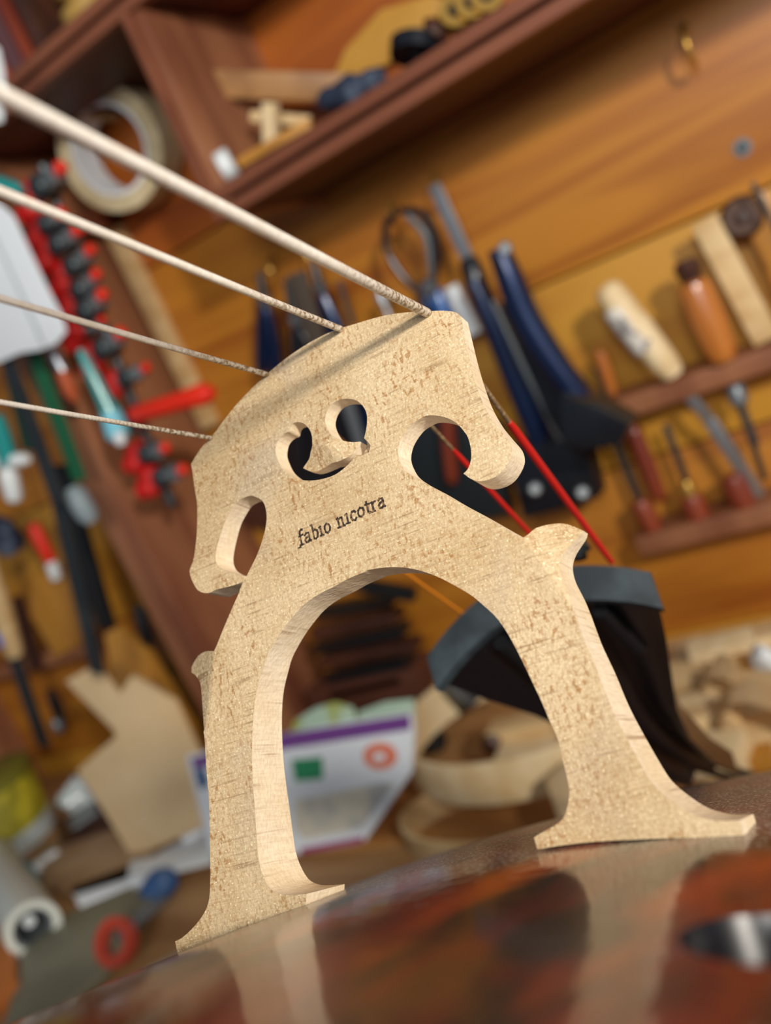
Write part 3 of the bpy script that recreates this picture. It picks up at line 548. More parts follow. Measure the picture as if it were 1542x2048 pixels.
# wooden offcut + small dark board behind the roll
tag(obj('wooden_board', bprism([(70, 1690), (240, 1655), (330, 1735), (150, 1790), (95, 1770)], .010, .010), mat('tan_worn_board', srgb(176, 146, 112), .6, col2=srgb(150, 118, 84), sc=(10, 10, 10))), 'worn brownish board lying flat behind the white paper strip', 'board')
tag(obj('dark_rasp', bprism([(105, 1640), (215, 1612), (225, 1650), (120, 1686)], .014, .012), DARKWOOD), 'dark brown wooden bar lying at the foot of the plywood template', 'wood')
crumple([(128, 1598), (165, 1590), (178, 1570)], .03, .020, GLASSY, 'cloudy glass jar lid lying left of the plywood template', 'jar_lid', 'jar', 9)
tag(obj('metal_plate', bprism([(130, 1640), (185, 1605), (195, 1622), (145, 1655)], .022, .004), GREYM), 'small grey metal plate lying on the dark bar', 'plate')
# roll of white film with a hollow core
c = B(55, 1838, .034); d_ = (B(-60, 1640, .034)-c).normalized(); d_.z = 0; r_ = 55*mpp(c)
c.z = BENCH+r_; t = thing('paper_roll', 'thick roll of white film with an open grey core at lower left', 'roll', (c.x, c.y, BENCH))
obj('roll_body', ring(c+d_*.11, d_, r_*.72, r_, .22, 48), mat('white_film', srgb(214, 218, 208), .45, coat=.2), t)
obj('core', ring(c+d_*.112, d_, r_*.60, r_*.74, .216, 40), GREYM, t)
obj('inner_strip', tube([c+d_*.02, c+d_*.2], r_*.22, 12), WHITE, t)
# grey-green board, scissors
tag(obj('flat_board', bprism([(0, 2080), (45, 1900), (130, 1828), (262, 1772), (300, 1800), (262, 1862), (196, 1950), (110, 2020), (40, 2100)], .012, .008), GREYG), 'grey-green board lying flat between the white roll and the scissors', 'board')
t = thing('scissors', 'scissors with red ring handle on the bench near the left bridge foot', 'scissors', B(240, 1880))
c = B(232, 1884, .024); obj('ring_handle', ring(c, (.2, -.75, .65), .010, .0185, .008, 28), mat('dull_red_plastic', srgb(176, 62, 40), .45), t)
obj('blade', tube([B(246, 1870, .022), B(300, 1812, .018)], [.007, .005], 10), GREYM, t)
obj('blade', tube([B(255, 1862, .020), B(330, 1800, .016)], [.006, .002], 10), GREYM, t)
tag(obj('wooden_block', bprism([(0, 1880), (28, 1905), (30, 1960), (-10, 2010), (-60, 1960)], .018, .018), mat('orange_block', srgb(196, 116, 54), .5)), 'orange wooden block at the left edge below the white roll', 'block')
# yellow bag, jars at far left
t = thing('plastic_tub', 'yellow-green plastic tub with pale lid at the left picture edge', 'tub', B(30, 1680))
c = B(22, 1690, 0); c.z = BENCH
obj('tub_body', lathe(c, c+Vector((0, 0, .075)), [(0, .048), (.05, .055), (.9, .062), (1, .060)], 32), YELLOW, t)
obj('tub_lid', lathe(c+Vector((0, 0, .075)), c+Vector((0, 0, .088)), [(0, .064), (.8, .064), (1, .058)], 32), mat('olive_plastic', srgb(120, 116, 40), .5), t)
obj('base_band', lathe(c, c+Vector((0, 0, .022)), [(0, .052), (.05, .058), (1, .0595)], 32), GLASSY, t)
tag(obj('wire_coil', tube([B(20, 1760, .03)+Vector((.022*math.cos(a*.5), .022*math.sin(a*.5), .012*math.sin(a*.9)-.008)) for a in range(40)], .0022, 6), mat('teal_wire', srgb(70, 120, 126), .5)), 'tangled grey-teal wire coil in front of the yellow tub', 'wire')
tag(obj('marker_pen', lathe(B(60, 1745, .008), B(118, 1706, .008), [(0, .004), (.1, .0065), (.7, .0065), (1, .005)], 12), WHITE), 'white marker pen lying right of the wire coil', 'pen')

# dark wooden clamp stack behind the arch
for i, (x0, y0, x1, y1, w_) in enumerate([(640, 1222, 790, 1196, 20), (632, 1262, 800, 1228, 22), (636, 1292, 812, 1256, 20), (650, 1318, 836, 1286, 22), (662, 1350, 820, 1318, 20), (668, 1382, 812, 1348, 22)]):
    tag(obj('clamp_block', bar((x0, y0), (x1, y1), w_, .022, .05+.004*(i % 2), .002), [BLACKP, DARKWOOD][i % 2]), '%s dark bar in the stack of wooden clamp blocks seen through the arch' % ['uppermost', 'second', 'third', 'fourth', 'fifth', 'lowest'][i], 'clamp', 'dark clamp blocks stacked against the wall')
tag(obj('clamp_block', bxm(tuple(P(742, 1368, .045)), (.13, .04, .03), None, .002), mat('red_brown_block', srgb(86, 48, 34), .6)), 'thick red-brown base block under the dark clamp bars', 'block')
tag(obj('try_square', bar((830, 1190), (700, 1165), 26, .01, .09), BLACKP), 'black tool blade across the top of the arch opening', 'square')

# ------------------------------------------------------------------ bent ribs and offcuts
def hoop(name, label, cx, cy, rx, ry, h, z0, a0, a1, m, th=.0035, lab2=None):
    bm = bmesh.new(); n = 48; prev = None
    for i in range(n+1):
        a = math.radians(a0+(a1-a0)*i/n); u = Vector((math.cos(a), math.sin(a), 0))
        o_ = Vector((cx+rx*u.x, cy+ry*u.y, BENCH+z0)); n_ = Vector((u.x/rx, u.y/ry, 0)).normalized()*th
        q = [bm.verts.new(o_+k_) for k_ in (Vector(), n_, n_+Vector((0, 0, h)), Vector((0, 0, h)))]
        if prev:
            for j in range(4): bm.faces.new((prev[j], q[j], q[(j+1) % 4], prev[(j+1) % 4]))
        else: bm.faces.new(q)
        prev = q
    bm.faces.new(prev[::-1]); return tag(obj(name, bm, m), label, 'wood', None)
q1 = B(838, 1560, 0); q2 = B(1090, 1400, 0)
hoop('bent_rib', 'large bent pale wooden rib hoop standing on the bench right of the brochure', -.345, .60, .112, .092, .034, .0225, 40, 330, PALE2)
hoop('bent_rib', 'small bent wooden rib hoop in front of the large one, close to the bridge foot', -.345, .508, .085, .042, .022, 0, 100, 380, PALE)
tag(obj('wood_offcut', bprism([(1090, 1560), (1128, 1520), (1180, 1512), (1190, 1600), (1112, 1622)], .05, .05), PALE2), 'pale block standing inside the bent rib hoops', 'wood')
tag(obj('wood_offcut', beam(B(985, 1470, .04), B(1110, 1445, .04), .022, .016, up=Vector((0, 0, 1))), PALE), 'pale stick lying across the large rib hoop', 'wood')
tag(obj('wood_offcut', beam(B(1000, 1520, .03), B(1115, 1495, .03), .026, .014, up=Vector((0, 0, 1))), PALE2), 'second pale stick across the large rib hoop, nearer the bridge', 'wood')
tag(obj('wood_knot', lathe(B(978, 1492, .03), B(988, 1480, .045), [(0, .006), (.5, .009), (1, .004)], 14), DARKWOOD), 'small dark wooden peg head inside the large rib hoop', 'peg')
tag(obj('black_tool', beam(B(905, 1400, .03), B(930, 1378, .05), .03, .02), BLACKP), 'black tool end poking up behind the rib hoop', 'tool')
rnd = random.Random(21); LB = {}
spots = [(1345, 1325), (1395, 1310), (1445, 1300), (1500, 1330), (1535, 1290), (1350, 1370), (1400, 1360), (1450, 1350), (1500, 1380), (1540, 1360), (1370, 1410), (1425, 1405), (1475, 1425), (1530, 1430), (1400, 1450), (1450, 1470), (1505, 1480), (1430, 1510), (1548, 1500), (1480, 1530)]
for i, (x, y) in enumerate(spots):
    h = .012+.006*rnd.random()+.010*(i % 3); c = B(x, y, h); row = 0 if i < 5 else 1 if i < 10 else 2 if i < 14 else 3; a = rnd.uniform(-.5, .6); L_ = rnd.uniform(.03, .075)
    R = Matrix.Rotation(a, 3, 'Z') @ Matrix.Rotation(rnd.uniform(-.2, .2), 3, 'X') @ Matrix.Rotation(rnd.uniform(-.12, .12), 3, 'Y')
    tag(obj('wood_offcut', bxm(c, (L_, rnd.uniform(.014, .03), rnd.uniform(.012, .022)), R, .0012), [PALE, PALE2, PALE2, AMBER][rnd.randrange(4)]), 'pale wood offcut, %s from left, %s row of heap by the tailpiece' % (['first', 'second', 'third', 'fourth', 'fifth', 'sixth'][i-[0, 5, 10, 14][row]], ['back', 'second', 'third', 'front'][row]), 'offcut', 'pale wood offcuts heaped beside the tailpiece')
tag(obj('dark_ruler', beam(B(1330, 1368, .035)-Vector((.03, 0, 0)), B(1430, 1350, .035), .012, .008, up=Vector((0, 0, 1))), BLACKP), 'black strip lying on the heap of pale offcuts', 'ruler')
crumple([(1520, 1330), (1545, 1310)], .04, .012, WHITE, 'white lump at the right edge on the heap of offcuts', 'paper_ball', 'paper', 12)
for i, (x, y, r_, l) in enumerate([(1505, 1470, .022, 'loose curled wood shaving on the offcut heap, larger one'), (1440, 1395, .014, 'small curled wood shaving on the offcut heap')]):
    bm = bmesh.new(); c = B(x, y, .045); prev = None
    for k_ in range(36):
        a = k_*.28; rr_ = r_*(1-.012*k_); p = c+Vector((rr_*math.cos(a), .0008*k_, rr_*math.sin(a)))
        q = [bm.verts.new(p), bm.verts.new(p+Vector((0, .016, .003)))]
        if prev: bm.faces.new((prev[0], q[0], q[1], prev[1]))
        prev = q
    bmesh.ops.solidify(bm, geom=bm.faces[:], thickness=.0005)
    tag(obj('wood_shaving', bm, PALE2), l, 'shaving')
# ================================================================== THE CELLO (built in its own frame, z up from the top plate, placed by M)
VARN = mat('red_brown_varnish', srgb(128, 26, 12), .4, coat=.6, croughness=.02, col2=srgb(36, 11, 11), sc=(60, 26, 60), lo=.40, hi=.58, distort=.6, col3=srgb(186, 74, 20), sc3=(60, 18, 60), lo3=.54, hi3=.70)
def grain_varnish():
    m = VARN; nt = m.node_tree; N = nt.nodes; L = nt.links; b = N['Principled BSDF']
    tc = N.new('ShaderNodeTexCoord')
    mp = N.new('ShaderNodeMapping'); mp.inputs['Scale'].default_value = (900, 14, 14); L.new(tc.outputs['Object'], mp.inputs[0])
    n = N.new('ShaderNodeTexNoise'); n.inputs['Scale'].default_value = 1; n.inputs['Detail'].default_value = 2; L.new(mp.outputs[0], n.inputs['Vector'])
    n2 = N.new('ShaderNodeTexNoise'); n2.inputs['Scale'].default_value = 320; n2.inputs['Detail'].default_value = 3; L.new(tc.outputs['Object'], n2.inputs['Vector'])
    bp = N.new('ShaderNodeBump'); bp.inputs['Strength'].default_value = .10; bp.inputs['Distance'].default_value = .0004; L.new(n.outputs[0], bp.inputs['Height'])
    b2 = N.new('ShaderNodeBump'); b2.inputs['Strength'].default_value = .16; b2.inputs['Distance'].default_value = .0005; L.new(n2.outputs[0], b2.inputs['Height']); L.new(bp.outputs[0], b2.inputs['Normal'])
    L.new(b2.outputs[0], b.inputs['Normal']); L.new(b2.outputs[0], b.inputs['Coat Normal'])
    # rosin dust lying on the plate from the bridge feet towards the tail, thinning out irregularly
    sp = N.new('ShaderNodeSeparateXYZ'); L.new(tc.outputs['Object'], sp.inputs[0])
    n3 = N.new('ShaderNodeTexNoise'); n3.inputs['Scale'].default_value = 90; n3.inputs['Detail'].default_value = 5; L.new(tc.outputs['Object'], n3.inputs['Vector'])
    n4 = N.new('ShaderNodeTexNoise'); n4.inputs['Scale'].default_value = 1900; n4.inputs['Detail'].default_value = 0; L.new(tc.outputs['Object'], n4.inputs['Vector'])
    def mr(s_, a, c, lo=0, hi=1):
        r = N.new('ShaderNodeMapRange'); r.inputs[1].default_value = a; r.inputs[2].default_value = c; r.inputs[3].default_value = lo; r.inputs[4].default_value = hi; L.new(s_, r.inputs[0]); return r.outputs[0]
    def mm(op, a, c):
        x = N.new('ShaderNodeMath'); x.operation = op
        for i, v in enumerate((a, c)):
            if isinstance(v, float): x.inputs[i].default_value = v
            else: L.new(v, x.inputs[i])
        return x.outputs[0]
    yz = mm('ADD', sp.outputs['Y'], mm('MULTIPLY', mm('SUBTRACT', n3.outputs[0], .5), .03))
    film = mm('MULTIPLY', mr(yz, -.008, .012), .45)
    specks = mm('MULTIPLY', mr(n4.outputs[0], .61, .66), mr(yz, -.012, .0, .0, 1.0))
    fac = mm('MAXIMUM', film, specks)
    src = b.inputs['Base Color'].links[0].from_socket
    x = N.new('ShaderNodeMix'); x.data_type = 'RGBA'; L.new(fac, x.inputs[0]); L.new(src, x.inputs[6]); x.inputs[7].default_value = (*srgb(150, 146, 142), 1)
    x2 = N.new('ShaderNodeMix'); x2.data_type = 'RGBA'; L.new(specks, x2.inputs[0]); L.new(x.outputs[2], x2.inputs[6]); x2.inputs[7].default_value = (*srgb(214, 208, 196), 1); L.new(x2.outputs[2], b.inputs['Base Color'])
    L.new(mr(fac, 0, .6, .6, .4), b.inputs['Coat Weight']); L.new(mr(film, 0, .45, .02, .2), b.inputs['Coat Roughness'])
grain_varnish()
EBONY = mat('ebony', srgb(18, 16, 20), .28, coat=.5, croughness=.2)
EBONYG = mat('ebony_grey_end', srgb(38, 46, 52), .5, col2=srgb(58, 70, 76), sc=(120, 120, 120), lo=.4, hi=.7)
SIDEV = mat('ribs_varnish', srgb(120, 48, 24), .35, coat=.8, col2=srgb(88, 32, 18), sc=(40, 40, 8))

body = thing('cello', 'cello body with glossy red-brown varnished arched top under the pale bridge', 'cello', matrix=M)
# outline, half width against length (y towards the tail)
HW = [(-.405, .03), (-.40, .075), (-.375, .122), (-.32, .158), (-.27, .168), (-.22, .165), (-.165, .150), (-.145, .148), (-.12, .124), (-.06, .116), (0, .116), (.05, .128), (.075, .142), (.09, .176), (.12, .186), (.17, .207), (.21, .211), (.26, .198), (.30, .158), (.325, .09), (.332, .04)]
half = spline([(w_, y, 0) for y, w_ in HW], 5)
outline = [Vector((v.x, v.y)) for v in half]+[Vector((-v.x, v.y)) for v in reversed(half)]
def circ(cx, cy, r, a0, a1, n): return [(cx+r*math.cos(math.radians(a0+(a1-a0)*i/n)), cy+r*math.sin(math.radians(a0+(a1-a0)*i/n))) for i in range(n+1)]
def fhole(s):
    e1 = circ(.0545, -.0472, .0064, -40, -320, 22)      # eye near the bridge foot, starts on its outer side
    inner = [(.0625, -.052), (.0655, -.0575), (.069, -.055), (.0715, -.045), (.0745, -.02), (.078, .005), (.083, .025), (.088, .042)]
    st1 = [(.0655, -.063), (.072, -.060), (.0765, -.046), (.080, -.02), (.0835, .002), (.089, .022), (.0945, .036), (.0985, .039), (.1015, .034)]
    e2 = circ(.1085, .028, .0082, 140, -130, 20)
    end = [(.1045, .045), (.0985, .050), (.091, .047)]
    pts = e1[::-1][:0]
    loop = [(.0610, -.0545)]+st1+e2+[(.1125, .0375), (.1065, .0465), (.0985, .0505), (.0915, .0475)]+inner[::-1][1:]+circ(.0546, -.0470, .0070, 15, 300, 24)
    out = []
    for p in loop:
        if not out or (Vector(p)-out[-1]).length > 4e-4: out.append(Vector(p))
    return [Vector((s*p.x, p.y)) for p in out]
def poly_area_ok(l): return l
fh = [fhole(1), fhole(-1)]
def top_z(x, y):
    w_ = np.interp(y, [h[0] for h in HW], [h[1] for h in HW])
    u = min(1, abs(x)/max(w_, .02)); e = min(1, max(0, (min(y+.407, .334-y))/.06))
    crest = .00385+.06*y-.25*y*y+.01*x*max(0, 1-abs(x)/.1)
    drop = 1.873*x*x if w_ < .118 else 1.873*x*x*(.116/w_)**(1.6)
    edge = -.020+.06*y*1.0
    z = crest-drop
    z = edge+(z-edge)*(1-(1-e)**2) if e < 1 else z
    return max(z, edge) if u > .8 else z
gx = []
y = -.40
while y < .33:
    st = .004 if -.15 < y < .12 else .010
    x = -.208
    while x < .21:
        sx = .004 if abs(x) < .13 and -.15 < y < .12 else .010
        gx.append((x, y)); x += sx
    y += st
GM[0] = .0022
tp = obj('top_plate', slab([outline, fh[0], fh[1]], gx, lambda x, y: Vector((x, y, top_z(x, y))), lambda x, y: Vector((x, y, top_z(x, y)-.0042)), 1), [VARN, EBONY], body, frame=M, angle=50)
# ribs and back
bm = bmesh.new(); o1 = [Vector((p.x*.975, (p.y+.036)*.985-.036)) for p in outline]; n_ = len(o1)
A_ = [bm.verts.new((p.x, p.y, top_z(p.x, p.y)-.003)) for p in o1]; C_ = [bm.verts.new((p.x, p.y, -.105+.06*p.y)) for p in o1]
for i in range(n_): bm.faces.new((A_[i], A_[(i+1) % n_], C_[(i+1) % n_], C_[i]))
obj('ribs', bm, SIDEV, body, frame=M, angle=60)
bm = prism([Vector((p.x, p.y, -.105+.06*p.y)) for p in outline], (0, 0, -.004)); obj('back_plate', bm, SIDEV, body, frame=M)
# saddle and fingerboard
obj('saddle', bxm((0, .326, top_z(0, .322)+.003), (.034, .010, .010), None, .0015), EBONY, body, frame=M)
bm = bmesh.new()
for i, (y0, wd, z0) in enumerate([(-.100, .030, .066), (-.405, .024, .016)]): pass
st = []
for y0, wd, zc in [(-.112, .0295, .058), (-.26, .0265, .034), (-.42, .0235, .009)]:
    st.append([bm.verts.new((wd*math.sin(a), y0, zc+.010*math.cos(a)*1.0)) for a in [math.radians(v) for v in range(-90, 91, 15)]]+[bm.verts.new((wd, y0, zc-.008)), bm.verts.new((-wd, y0, zc-.008))])
for P0_, P1_ in zip(st, st[1:]):
    for k_ in range(len(P0_)): bm.faces.new((P0_[k_], P0_[(k_+1) % len(P0_)], P1_[(k_+1) % len(P0_)], P1_[k_]))
bm.faces.new(st[0]); bm.faces.new(st[-1][::-1])
FB = obj('fingerboard', bm, EBONY, body, frame=M)

# ------------------------------------------------------------------ bridge
def maple(name, face):
    m = bpy.data.materials.new(name); m.use_nodes = True; nt = m.node_tree; N = nt.nodes; L = nt.links; b = N['Principled BSDF']
    tc = N.new('ShaderNodeTexCoord')
    def nz(sc, det=2, dist=0, rot=(0, 0, 0)):
        mp = N.new('ShaderNodeMapping'); mp.inputs['Scale'].default_value = sc; mp.inputs['Rotation'].default_value = rot; L.new(tc.outputs['Object'], mp.inputs[0])
        n = N.new('ShaderNodeTexNoise'); n.inputs['Scale'].default_value = 1; n.inputs['Detail'].default_value = det; n.inputs['Distortion'].default_value = dist; L.new(mp.outputs[0], n.inputs['Vector']); return n.outputs[0]
    def rg(s, a, c, lo=0, hi=1):
        r = N.new('ShaderNodeMapRange'); r.inputs[1].default_value = a; r.inputs[2].default_value = c; r.inputs[3].default_value = lo; r.inputs[4].default_value = hi; L.new(s, r.inputs[0]); return r.outputs[0]
    def mx(f, A, Bc, mode='MIX'):
        x = N.new('ShaderNodeMix'); x.data_type = 'RGBA'; x.blend_type = mode; L.new(f, x.inputs[0])
        for i, v in ((6, A), (7, Bc)):
            if isinstance(v, tuple): x.inputs[i].default_value = (*v, 1)
            else: L.new(v, x.inputs[i])
        return x.outputs[2]
    def mul(a, c):
        x = N.new('ShaderNodeMath'); x.operation = 'MULTIPLY'; L.new(a, x.inputs[0])
        if isinstance(c, float): x.inputs[1].default_value = c
        else: L.new(c, x.inputs[1])
        return x.outputs[0]
    if face:
        base = mx(rg(nz((55, 55, 55), 3), .35, .65), srgb(204, 182, 146), srgb(184, 158, 118))
        # medullary flecks: short brown dashes, longer along the grain
        f1 = rg(nz((1500, 500, 800), 2, .3, (0, .12, 0)), .52, .62)
        zone = rg(nz((150, 60, 110), 2), .39, .60)
        base = mx(mul(mul(f1, zone), .9), base, srgb(150, 104, 52))
        f3 = rg(nz((3200, 900, 1900), 2, .2), .42, .68); base = mx(mul(f3, .5), base, srgb(146, 118, 80))
        f4 = rg(nz((500, 200, 5200), 1, .3, (0, .12, 0)), .45, .70); base = mx(mul(f4, .35), base, srgb(222, 204, 170))
        # fine annual lines running across the bridge
        l1 = rg(nz((60, 30, 2100), 1, 0, (0, .06, 0)), .56, .70)
        l2 = rg(nz((180, 60, 120), 2), .42, .62)
        base = mx(mul(mul(l1, l2), .6), base, srgb(120, 88, 54))
        # rubbed grey graphite marks
        g = rg(nz((60, 30, 38), 2, .6, (0, .7, 0)), .60, .74)
        base = mx(mul(g, .30), base, srgb(150, 144, 142))
        # dust specks, their glitter put into the colour as pale dots
        sp = rg(nz((3000, 3000, 3000), 0), .71, .77)
        base = mx(mul(sp, .7), base, srgb(250, 232, 196))
    else:
        base = mx(rg(nz((70, 70, 70), 3), .35, .65), srgb(250, 236, 210), srgb(238, 218, 182))  # pale edge wood, lightened further as if the lamp struck it
        l1 = rg(nz((120, 40, 1700), 1.5, .6), .56, .70); l2 = rg(nz((60, 60, 160), 2), .40, .62)
        base = mx(mul(mul(l1, l2), .6), base, srgb(150, 112, 76))
        f5 = rg(nz((900, 300, 3000), 2, .3), .40, .68); base = mx(mul(f5, .22), base, srgb(176, 144, 104))
    L.new(base, b.inputs['Base Color']); b.inputs['Roughness'].default_value = .62; b.inputs['Specular IOR Level'].default_value = .35
    h1 = nz((1300, 1300, 1300), 3); bp = N.new('ShaderNodeBump'); bp.inputs['Strength'].default_value = .8 if face else .5; bp.inputs['Distance'].default_value = .00022; L.new(h1, bp.inputs['Height'])
    h2 = nz((420, 160, 260), 2); b2 = N.new('ShaderNodeBump'); b2.inputs['Strength'].default_value = .35; b2.inputs['Distance'].default_value = .0003; L.new(h2, b2.inputs['Height']); L.new(bp.outputs[0], b2.inputs['Normal'])
    L.new(b2.outputs[0], b.inputs['Normal']); return m
MAPF = maple('flecked_maple_face', True); MAPS = maple('lit_pale_maple_edge', False)
def bevel_y(x, z):                                   # carved chamfers: ears of the legs, and the little anchor in the heart
    x *= 1000; z *= 1000; y = 0
    if x < -28 and 33.5 < z < 50: y = max(y, (x+33.85)*-.4734+(z-34.30)*.1609)
    if x > 29.4 and 33 < z < 49.5: y = max(y, (x-29.49)*.5842+(z-46.08)*.2075)
    if -7 < x < 7.5 and 69.8 < z < 76.5: y = max(y, ((x+1.5)*-.6+(z-75.2)*-.8)*.5 if x < 3 and z < 76 else 0, (x-.6)*.28 if x > 0 and z < 74.8 else 0)
    return y/1000
def thick(z): return max(.0018, .0116-.104*z)
sc3 = lambda c_: [(x/1000, z/1000, k_) for x, z, k_ in c_]
lo_ = closed(sc3(OUT), 4); lh = closed(sc3(HEART), 4)
grid = []
z = .0
while z < .0945:
    x = -.048
    while x < .048: grid.append((x+(.0005 if int(z*1e4) % 2 else 0), z)); x += .0011
    z += .0011
for (ax_, az_), (bx_, bz_) in (((-33.85, 34.3), (-29.8, 46.2)), ((29.6, 45.9), (33.8, 33.8)), ((-2.0, 75.6), (.6, 73.6))):
    for k_ in range(41): grid.insert(0, ((ax_+(bx_-ax_)*k_/40)/1000, (az_+(bz_-az_)*k_/40)/1000))
GM[0] = .00035
br = thing('cello_bridge', 'pale flecked maple cello bridge standing on the varnished top, maker stamp on its face', 'bridge', matrix=M)
bmb = slab([lo_, lh], grid, lambda x, z: Vector((x, bevel_y(x, z), z)), lambda x, z: Vector((x, max(thick(z), bevel_y(x, z)+.0006), z)), 6)
BR = obj('bridge_body', bmb, [MAPF, MAPS], br, frame=M, angle=30)
# stamp: burnt letters
INK = mat('burnt_stamp', srgb(52, 40, 32), .8, col2=srgb(128, 100, 70), sc=(1500, 1500, 1500), lo=.50, hi=.62)
G = {'f': [[(.5, 1.55), (.38, 1.62), (.22, 1.5), (.2, 1.2), (.2, 0)], [(0, 1), (.45, 1)], [(0, 0), (.42, 0)]],
 'a': [[(.08, .85), (.25, 1), (.48, .92), (.5, .65), (.5, .1), (.62, 0)], [(.5, .6), (.2, .52), (.04, .3), (.12, .04), (.32, .02), (.5, .2)]],
 'b': [[(0, 1.55), (.14, 1.6), (.14, 0)], [(.14, .75), (.32, 1), (.55, .85), (.6, .5), (.5, .12), (.3, 0), (.14, .14)]],
 'i': [[(0, .96), (.16, 1), (.16, 0)], [(0, 0), (.32, 0)]],
 'o': [[(.3, 1), (.08, .8), (.04, .5), (.1, .15), (.3, 0), (.52, .16), (.58, .5), (.52, .84), (.3, 1)]],
 'n': [[(0, .96), (.14, 1), (.14, 0)], [(0, 0), (.28, 0)], [(.14, .7), (.34, .98), (.5, .9), (.54, .6), (.54, 0)], [(.42, 0), (.68, 0)]],
 'c': [[(.52, .78), (.4, .97), (.2, .96), (.06, .7), (.05, .4), (.15, .08), (.34, 0), (.54, .18)]],
 't': [[(.18, 1.35), (.18, .2), (.26, .02), (.42, .06)], [(0, 1), (.42, 1)]],
 'r': [[(0, .96), (.14, 1), (.14, 0)], [(0, 0), (.3, 0)], [(.14, .68), (.28, .94), (.46, .95)]], ' ': [], '.': [[(0, 0), (.05, 0)]]}
ADV = {'f': .52, 'a': .74, 'b': .74, 'i': .46, 'o': .74, 'n': .82, 'c': .68, 't': .52, 'r': .60, ' ': .50, '.': .16}
word = 'fabio nicotra'; tot = sum(ADV[c_] for c_ in word); X0, X1, Z0, Z1 = -.0085, .0091, .05850, .0593
sx = (X1-X0)/tot; hgt = .00165
st_ = None; cx = X0
bm = bmesh.new(); rnd = random.Random(3)
def stroke(bm, pts, w_):
    for a, c_ in zip(pts, pts[1:]):
        d = (c_-a); 
        if d.length < 1e-6: continue
        d.normalize(); n = Vector((-d.z, 0, d.x))*w_*rnd.uniform(.8, 1.25)/2; a2 = a-d*w_*.35; c2 = c_+d*w_*.35
        q = [a2+n, c2+n, c2-n, a2-n]; v0 = [bm.verts.new(p) for p in q]; v1 = [bm.verts.new(p+Vector((0, .00012, 0))) for p in q]
        bm.faces.new(v0); bm.faces.new(v1[::-1])
        for k_ in range(4): bm.faces.new((v0[k_], v1[k_], v1[(k_+1) % 4], v0[(k_+1) % 4]))
for ch in word:
    bmL = bmesh.new()
    for s_ in G[ch]:
        pts = [Vector((cx+px_*sx*.95, -.00004, Z0+(Z1-Z0)*((cx-X0)/(X1-X0))+pz*hgt)) for px_, pz in s_]
        pts = [p+Vector((rnd.uniform(-1, 1)*.00005, 0, rnd.uniform(-1, 1)*.00006)) for p in pts]; stroke(bmL, pts, .00034)
    if G[ch]: obj('stamped_letter', bmL, INK, br, frame=M, flat=True)
    else: bmL.free()
    cx += ADV[ch]*sx
bmL = bmesh.new(); stroke(bmL, [Vector((X0-.0005, -.00004, Z0-.0003)), Vector((X0+.0001, -.00004, Z0-.0003))], .0003); obj('stamped_dot', bmL, INK, br, frame=M, flat=True)

# ------------------------------------------------------------------ strings
STR = mat('wound_string', srgb(246, 243, 234), .42, metal=.05, col2=srgb(232, 226, 212), sc=(900, 900, 900), lo=.4, hi=.7, bump=((2200, 2200, 2200), .4, .0001))
def browner_near_bridge():  # string colour turns patchily browner towards the bridge
    nt = STR.node_tree; N = nt.nodes; L = nt.links; b = N['Principled BSDF']; src = b.inputs['Base Color'].links[0].from_socket
    tc = N.new('ShaderNodeTexCoord'); sp = N.new('ShaderNodeSeparateXYZ'); L.new(tc.outputs['Object'], sp.inputs[0])
    n = N.new('ShaderNodeTexNoise'); n.inputs['Scale'].default_value = 1500; L.new(tc.outputs['Object'], n.inputs['Vector'])
    m1 = N.new('ShaderNodeMapRange'); m1.inputs[1].default_value = -.034; m1.inputs[2].default_value = -.012; L.new(sp.outputs['Y'], m1.inputs[0])
    m2 = N.new('ShaderNodeMapRange'); m2.inputs[1].default_value = .40; m2.inputs[2].default_value = .56; m2.inputs[3].default_value = 1; m2.inputs[4].default_value = .35; L.new(n.outputs[0], m2.inputs[0])
    mu = N.new('ShaderNodeMath'); mu.operation = 'MULTIPLY'; L.new(m1.outputs[0], mu.inputs[0]); L.new(m2.outputs[0], mu.inputs[1])
    x = N.new('ShaderNodeMix'); x.data_type = 'RGBA'; L.new(mu.outputs[0], x.inputs[0]); L.new(src, x.inputs[6]); x.inputs[7].default_value = (*srgb(136, 114, 84), 1); L.new(x.outputs[2], b.inputs['Base Color'])
browner_near_bridge()
STRD = mat('brown_string', srgb(150, 126, 92), .5, metal=.45, col2=srgb(206, 186, 150), sc=(1300, 1300, 1300), lo=.5, hi=.62, bump=((2200, 2200, 2200), .5, .0001))  # brown tone for the length on and behind the bridge
SILK = mat('red_silk', srgb(206, 28, 22), .6, bump=((600, 3000, 3000), .5, .0001)); SILKY = mat('orange_yellow_silk', srgb(226, 136, 24), .6, bump=((600, 3000, 3000), .5, .0001))
UD = Vector((.0419, .9861, .1605))
strings = [('C', (24.27, 88.22), (17.0, 104.5, 66.9), .00082, .0026, .34, SILK, 'thickest silvery string, at the upper right of the bridge crown'),
           ('G', (8.07, 93.24), (4.6, 104.5, 67.6), .00060, .0026, .40, SILK, 'second thickest string, crossing the middle of the bridge crown'),
           ('D', (-8.52, 91.94), (-10.5, 104.5, 66.7), .00050, .0022, .42, SILK, 'third string from the right, left of the bridge crown middle'),
           ('A', (-23.04, 85.14), (-25.4, 104.5, 64.2), .00040, .002, .38, SILKY, 'thinnest string with visible winding, lowest and leftmost on the bridge')]
